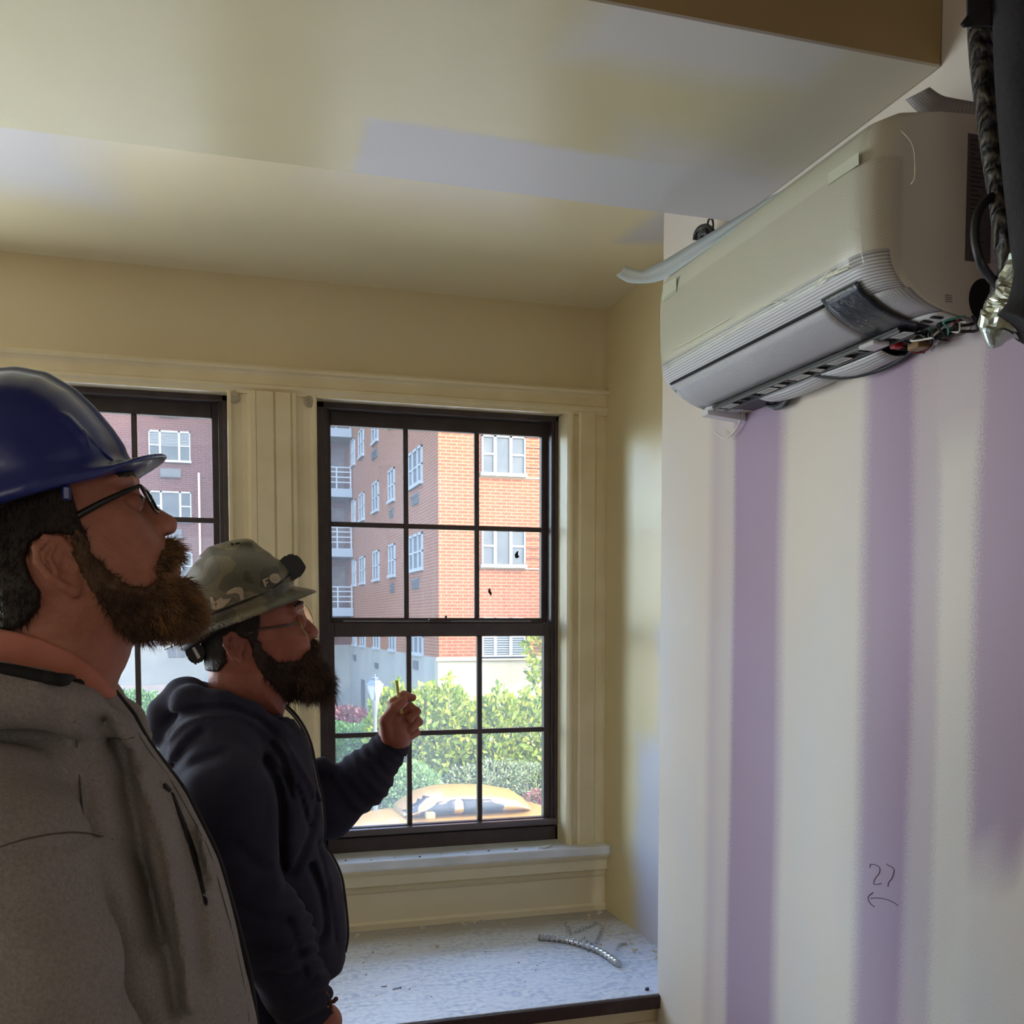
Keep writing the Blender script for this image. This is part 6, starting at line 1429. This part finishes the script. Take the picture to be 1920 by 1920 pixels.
# jacket
F_ = Field((-.17, Y2-.34, .80), (.43, Y2+.34, 1.53), .0054)
tor = F_.profile(p2((395, 1300), (440, 1312), (500, 1338), (534, 1330), (550, 1346), (568, 1372), (582, 1405), (592, 1458), (601, 1500), (606, 1545), (606, 1583), (620, 1606), (632, 1632), (641, 1665), (648, 1745), (644, 1785), (637, 1802), (612, 1820), (596, 1830), (575, 1850), (550, 1890), (530, 1970), (400, 1990), (335, 1900), (312, 1600), (300, 1480), (300, 1400), (315, 1345), (345, 1310)), Y2, .13, .175+.03*np.clip((F_.Z-1.1)/.2, 0, 1)-.09*np.clip((F_.Z-1.36)/.12, 0, 1)+.05*np.clip((1.0-F_.Z)/.12, 0, 1))
f = tor
arm_r = F_.chain([r3(405, 1425, Y2-.13), r3(430, 1500, 1.745), r3(458, 1640, 1.725), r3(515, 1765, 1.725), r3(552, 1850, 1.735), r3(570, 1905, YR)], [.082, .080, .070, .062, .052, .044], .03)
arm_l = F_.chain([h(470, 1440, Y2+.15), h(560, 1500, Y2+.20), h(612, 1514, Y2+.19), h(680, 1462, Y2+.16), h(736, 1396, YH)], [.085, .066, .062, .050, .034], .03)
arm_r = arm_r-.0045*np.sin((F_.Z*.9-F_.X*.4)*230+3*np.sin(F_.Y*30))*np.clip((1.18-F_.Z)/.1, 0, 1)*np.clip((F_.X-.10)/.05, 0, 1)
f = smin(smin(f, arm_r, .010), arm_l, .018)
hood = None
for s in (-1, 1):
    def q(u, v, dy): x, y, z = w2(u, v); return (x, Y2+s*dy, z)
    c = F_.chain([q(352, 1315, .0), q(362, 1318, .08), q(410, 1325, .105), q(460, 1340, .108), q(505, 1368, .095), q(545, 1410, .070), q(565, 1450, .050)], [.036, .036, .034, .030, .026, .020, .012], .02)
    hood = c if hood is None else smin(hood, c, .02)
hood = smin(hood, F_.chain([w2(345, 1310), w2(322, 1345), w2(308, 1372)], [.034, .040, .030], .02), .02)
f = smin(f, hood, .010)
bump = F_.chain([h(600, 1438, Y2+.17), h(612, 1446, Y2+.16)], [.020, .018]); f = smin(f, bump, .008)
f = f+folds(F_, [
    (((300, 1375), (330, 1350), (370, 1335), (430, 1332), (480, 1350), (520, 1385)), 0.0150, 0.0060), (((310, 1395), (345, 1358), (400, 1342), (450, 1346), (500, 1375), (540, 1420)), -0.0060, 0.0060), (((325, 1440), (350, 1400), (380, 1375)), 0.0120, 0.0075), (((335, 1450), (370, 1425), (420, 1405)), 0.0060, 0.0075),
    (((515, 1400), (533, 1430), (545, 1470), (551, 1485)), 0.0135, 0.0053), (((525, 1445), (540, 1465), (550, 1500)), 0.0120, 0.0045), (((500, 1430), (520, 1470), (530, 1530), (528, 1600), (535, 1640)), 0.0210, 0.0090),
    (((542, 1395), (565, 1440), (590, 1480), (603, 1520)), -0.0060, 0.0037), (((560, 1480), (575, 1520), (585, 1560), (593, 1565)), 0.0090, 0.0037), (((605, 1520), (596, 1560), (570, 1610), (550, 1650)), 0.0090, 0.0075), (((590, 1640), (612, 1700), (618, 1760), (605, 1780)), 0.0150, 0.0075), (((608, 1600), (622, 1660), (634, 1740), (640, 1790)), 0.0060, 0.0045),
    (((534, 1700), (546, 1728)), 0.0090, 0.0045), (((548, 1742), (556, 1766)), 0.0090, 0.0045), (((560, 1780), (566, 1800)), 0.0090, 0.0045), (((440, 1560), (480, 1600), (520, 1610)), 0.0075, 0.0105), (((430, 1660), (480, 1690), (530, 1700)), 0.0090, 0.0105), (((470, 1740), (520, 1755), (560, 1760)), 0.0090, 0.0090), (((495, 1790), (540, 1800), (580, 1812)), 0.0090, 0.0075)], Y2-.01, 0, y0=Y2-.19)
# wrinkles round the raised sleeve
for t_ in (.35, .5, .62, .74, .86, .95):
    p0 = np.array(h(612, 1514, Y2+.19))*(1-t_)+np.array(h(736, 1396, YH))*t_; d_ = np.array(h(736, 1396, YH))-np.array(h(612, 1514, Y2+.19)); d_ /= np.linalg.norm(d_)
    s_ = (F_.X-p0[0])*d_[0]+(F_.Y-p0[1])*d_[1]+(F_.Z-p0[2])*d_[2]; rr2 = np.sqrt((F_.X-p0[0])**2+(F_.Y-p0[1])**2+(F_.Z-p0[2])**2)
    f = f-.0055*np.exp(-((s_+.25*(F_.X-p0[0]))/.009)**2)*np.clip((.12-rr2)/.04, 0, 1)
f = smax(f, -F_.profile(p2((380, 1240), (430, 1262), (480, 1300), (520, 1325), (545, 1325), (566, 1385), (592, 1470), (560, 1452), (530, 1400), (500, 1352), (440, 1312), (395, 1290)), Y2, .05, .072), .006)
f = f+jitter(F_, .0030, 30)+jitter(F_, .0014, 70)
F_.f = f; jack = F_.mesh('hooded_jacket', m_navy, man2)
zp = [(534, 1324), (552, 1342), (568, 1366), (580, 1396), (587, 1430), (593, 1462), (602, 1500), (606, 1545), (606, 1583), (620, 1606), (633, 1632), (641, 1665), (649, 1745), (644, 1785)]
tube('zip', spline([Vector(w2(u, v, Y2+.0)) for u, v in zp], 5), .0018, mat('dull_zip', (120, 116, 112), .4, metal=.5), jack, 6)
tube('zip_edging', spline([Vector(w2(u+1.5, v, Y2+.012)) for u, v in zp], 5), .0050, m_blk, jack, 6)
tube('near_zip_edge', spline([Vector(w2(u, v, Y2-.05)) for u, v in ((524, 1350), (538, 1378), (552, 1406), (572, 1446), (590, 1478), (601, 1502))], 5), .0030, m_navy, jack, 6)
for k in range(2): tube('drawstring', spline([Vector(w2(u+k*6, v, Y2-.066+k*.02)) for u, v in ((540, 1385), (550, 1420), (558, 1445))], 4), .0018, m_navy, jack, 6)
# cuff of the raised sleeve
ca, cb_ = Vector(h(731, 1404, YH)), Vector(h(740, 1386, YH))
tube('cuff', [ca, ca.lerp(cb_, .5), cb_], [.037, .0375, .034], m_navy, jack, 20)
legs('jeans', Y2, .065, .93, m_jean, man2, .09); boots(Y2, .12, man2)
# bead bracelet at the near wrist
bm = bmesh.new()
for i, (u, v) in enumerate(((605, 1858), (610, 1862), (614, 1868), (617, 1875), (619, 1882), (621, 1890), (622, 1898), (626, 1877), (630, 1873))):
    t_ = bmesh.new(); bmesh.ops.create_uvsphere(t_, u_segments=10, v_segments=6, radius=.0042); join(bm, t_, Matrix.Translation(Vector(r3(u, v, YR-.034))))
for f_ in bm.faces: f_.smooth = True
add_tube(bm, [Vector(r3(u, v, YR-.034)) for u, v in ((605, 1858), (614, 1868), (619, 1882), (622, 1898))], .002, 6)
o = obj('bracelet', bm, mat('dark_red_brown_beads', (80, 40, 42), .4), man2)
# the pale pencil he holds up
o = tube('pencil', [Vector(h(753, 1338, YH-.040)), Vector(h(748, 1312, YH-.034)), Vector(h(743, 1276, YH-.028))], .0036, mat('pale_yellow_wood', (196, 184, 104), .5)); tag(o, 'short pale yellow pencil held upright in the raised hand', 'pencil')

# ================================================================== SMALL THINGS ON THE WINDOW SEAT
ZT = 0.569
m_cond = mat('galvanised_steel', (186, 188, 194), .3, metal=.8)
def seatp(u, v, dz=0.0): p = at(u, v, z=ZT+dz); return Vector((p.x, p.y, ZT+dz))
# flexible metal conduit: a ribbed bent tube
cpts = spline([seatp(*q, .011) for q in ((1010, 1757), (1065, 1763), (1122, 1782), (1160, 1807))], 24)
bm = bmesh.new(); add_tube(bm, cpts, [.0112 if i % 4 < 2 else .0078 for i in range(len(cpts))], 14, smooth=False)
o = obj('metal_conduit', bm, m_cond); tag(o, 'offcut of ribbed flexible metal conduit curving across the window seat', 'conduit')
# curled metal swarf
def curl(label, pts, r=.0045, turns=7):
    base = spline([seatp(*q, .0055) for q in pts], 14); n = len(base); out = []
    for i, p in enumerate(base):
        t = (base[min(i+1, n-1)]-base[max(i-1, 0)]).normalized(); s = Vector((-t.y, t.x, 0)); a = i/n*turns*2*math.pi
        out.append(p+s*math.cos(a)*r+Vector((0, 0, 1))*math.sin(a)*r)
    bm = bmesh.new(); add_tube(bm, out, .0019, 6); o = obj('metal_shaving', bm, m_cond)
    tag(o, label, 'metal shaving', 'curled metal shavings on the window seat')
curl('longest curled metal shaving, U-shaped, near the back of the window seat', [(1060, 1730), (1067, 1742), (1070, 1750), (1085, 1744), (1097, 1740), (1108, 1735), (1118, 1729)], .0045, 11)
curl('curled metal shaving lying against the middle of the conduit', [(1128, 1742), (1124, 1752), (1120, 1762), (1112, 1770), (1102, 1768), (1094, 1757)], .005, 10)
curl('short curled metal shaving nearest the alcove side wall', [(1156, 1783), (1160, 1772), (1168, 1770), (1175, 1769)], .0045, 6)
# flakes of plaster and paint
m_chip = mat('cream_plaster_chip', (214, 208, 194), .8, color2=(184, 172, 150), scale=60); m_chipw = mat('white_paint_flake', (206, 206, 208), .6)
def chip(pos, sx, sy, sz, m, label, group, name='plaster_chip', seed=0, rot=0, blk=None):
    r_ = random.Random(seed); bm = bmesh.new(); n = 9
    ring = [((1+r_.uniform(-.35, .3))*math.cos(2*math.pi*k/n), (1+r_.uniform(-.35, .3))*math.sin(2*math.pi*k/n)) for k in range(n)]
    lo = [bm.verts.new((x, y, 0)) for x, y in ring]; hi = [bm.verts.new((x*.85+r_.uniform(-.1, .1), y*.85, 1+r_.uniform(-.35, .5))) for x, y in ring]
    for k in range(n): bm.faces.new((lo[k], lo[(k+1) % n], hi[(k+1) % n], hi[k]))
    bm.faces.new(lo[::-1]); c_ = bm.verts.new((0, 0, 1.2))
    for k in range(n): bm.faces.new((hi[k], hi[(k+1) % n], c_))
    bmesh.ops.transform(bm, matrix=Matrix.Translation(pos) @ Matrix.Rotation(rot, 4, 'Z') @ Matrix.Diagonal((sx, sy, sz, 1)), verts=bm.verts)
    o = obj(name, bm, m); tag(o, label, 'chip', group); return o
sd_ = 0
for (u, v, sx, sy, sz, lab_) in ((793, 1741, .011, .008, .009, 'round lump of plaster at the back edge of the window seat'), (669, 1755, .012, .008, .005, 'dirty plaster chip at the back of the seat, beside the man\'s hoodie'),
        (741, 1740, .008, .005, .003, 'flat plaster chip left of the round lump'), (768, 1774, .007, .004, .003, 'small plaster chip in the left of the dusty scuff'), (819, 1776, .007, .006, .005, 'pale lump of plaster right of the dusty scuff'),
        (871, 1736, .007, .004, .004, 'small plaster crumb below the crumbs at the seat back'), (945, 1733, .012, .004, .003, 'long thin plaster flake at the back of the window seat'),
        (1190, 1781, .014, .005, .003, 'long cream paint flake near the side wall end of the seat'), (1126, 1772, .006, .009, .002, 'orange-tinted flake beside the curled shavings'),
        (1125, 1712, .018, .007, .007, 'largest curled paint flake in the back corner of the seat'), (1105, 1718, .014, .006, .005, 'curled paint flake left of the corner heap')):
    sd_ += 1; chip(seatp(u, v), sx, sy, sz, m_chip, lab_, None, seed=sd_, rot=sd_*.7)
for q in range(16):
    u = 838+q*4.6+random.uniform(-2, 2); v = 1733-(u-838)*.085+random.uniform(0, 3)
    chip(seatp(u, v), random.uniform(.003, .008), random.uniform(.003, .006), random.uniform(.002, .006), m_chip, 'crumb in the row of plaster crumbs along the back of the window seat', 'row of plaster crumbs at the seat back', seed=q+40)
for q in range(26):
    t = random.random(); p = Vector((1.30, 3.28, ZT)).lerp(Vector((1.345, 2.75, ZT)), t)+Vector((random.uniform(-.06, .008), 0, 0))
    chip(p, random.uniform(.004, .013), random.uniform(.003, .007), random.uniform(.002, .005), m_chip, 'crumb in the scatter of plaster along the alcove side wall', 'plaster scatter by the side wall', seed=q+80, rot=q)
for q in range(30):
    u, v = random.uniform(680, 1200), random.uniform(1765, 1880)
    if v > 1880-(u-700)*.09: continue
    chip(seatp(u, v), random.uniform(.0015, .004), random.uniform(.001, .003), .0015, m_chip if q % 2 else m_gap, 'tiny speck of debris scattered over the middle of the window seat', 'debris specks over the seat', name='debris_speck', seed=q+150, rot=q)
chip(Vector((at(1213, 1857, z=ZT).x, 2.56, ZT)), .006, .005, .006, mat('dark_pebble', (50, 46, 54), .7), 'dark crumb on the front right corner of the window seat', None, seed=300)
# nails
for (a, b_, lb) in (((736, 1855), (751, 1852), 'short steel nail lying on the window seat'), ((715, 1850), (724, 1849), 'shorter nail left of the other one on the window seat')):
    bm = bmesh.new(); A, B = seatp(*a, .002), seatp(*b_, .002); add_tube(bm, [A, B], .0012, 6); d_ = (B-A).normalized(); add_tube(bm, [B, B+d_*.001], .0028, 8); o = obj('nail', bm, m_grille); tag(o, lb, 'nail')
# peeled paint flake on the stool, dried spatter
p = at(1020, 1588, z=.812); chip(Vector((p.x, YW-.035, .812)), .032, .010, .006, m_chipw, 'large white paint flake curling on the window stool', None, name='paint_flake', seed=9, rot=.35)
p = at(962, 1590, z=.812); chip(Vector((p.x, YW-.03, .812)), .008, .005, .003, m_chip, 'small chip on the stool left of the large flake', None, seed=10)
p = at(690, 1608, z=.812)
for q in range(7):
    u = 640+q*47; chip(Vector((at(u, 1600, z=.812).x, YW-.02-.02*(q % 2), .812)), .004, .003, .002, m_chip if q % 3 else m_gap, 'speck of dirt in the row on the window stool', 'dirt specks on the stool', name='debris_speck', seed=q+400)
# two dark flakes stuck to the upper sash
for (pts, lb) in ((((966, 1046), (965, 1040), (969, 1034), (972, 1033), (971, 1040), (974, 1044), (969, 1047)), 'dark flake stuck on the window glass over the neighbouring white window'), (((916, 1104), (919, 1103), (920, 1109), (922, 1111), (921, 1118), (918, 1114), (915, 1110)), 'lower dark flake stuck on the window glass')):
    bm = bmesh.new(); vs = [bm.verts.new(at(u, v, y=YW+.175)) for u, v in pts]; bm.faces.new(vs); o = obj('dirt_flake', bm, m_gap); md = o.modifiers.new('s', 'SOLIDIFY'); md.thickness = .001; tag(o, lb, 'flake')
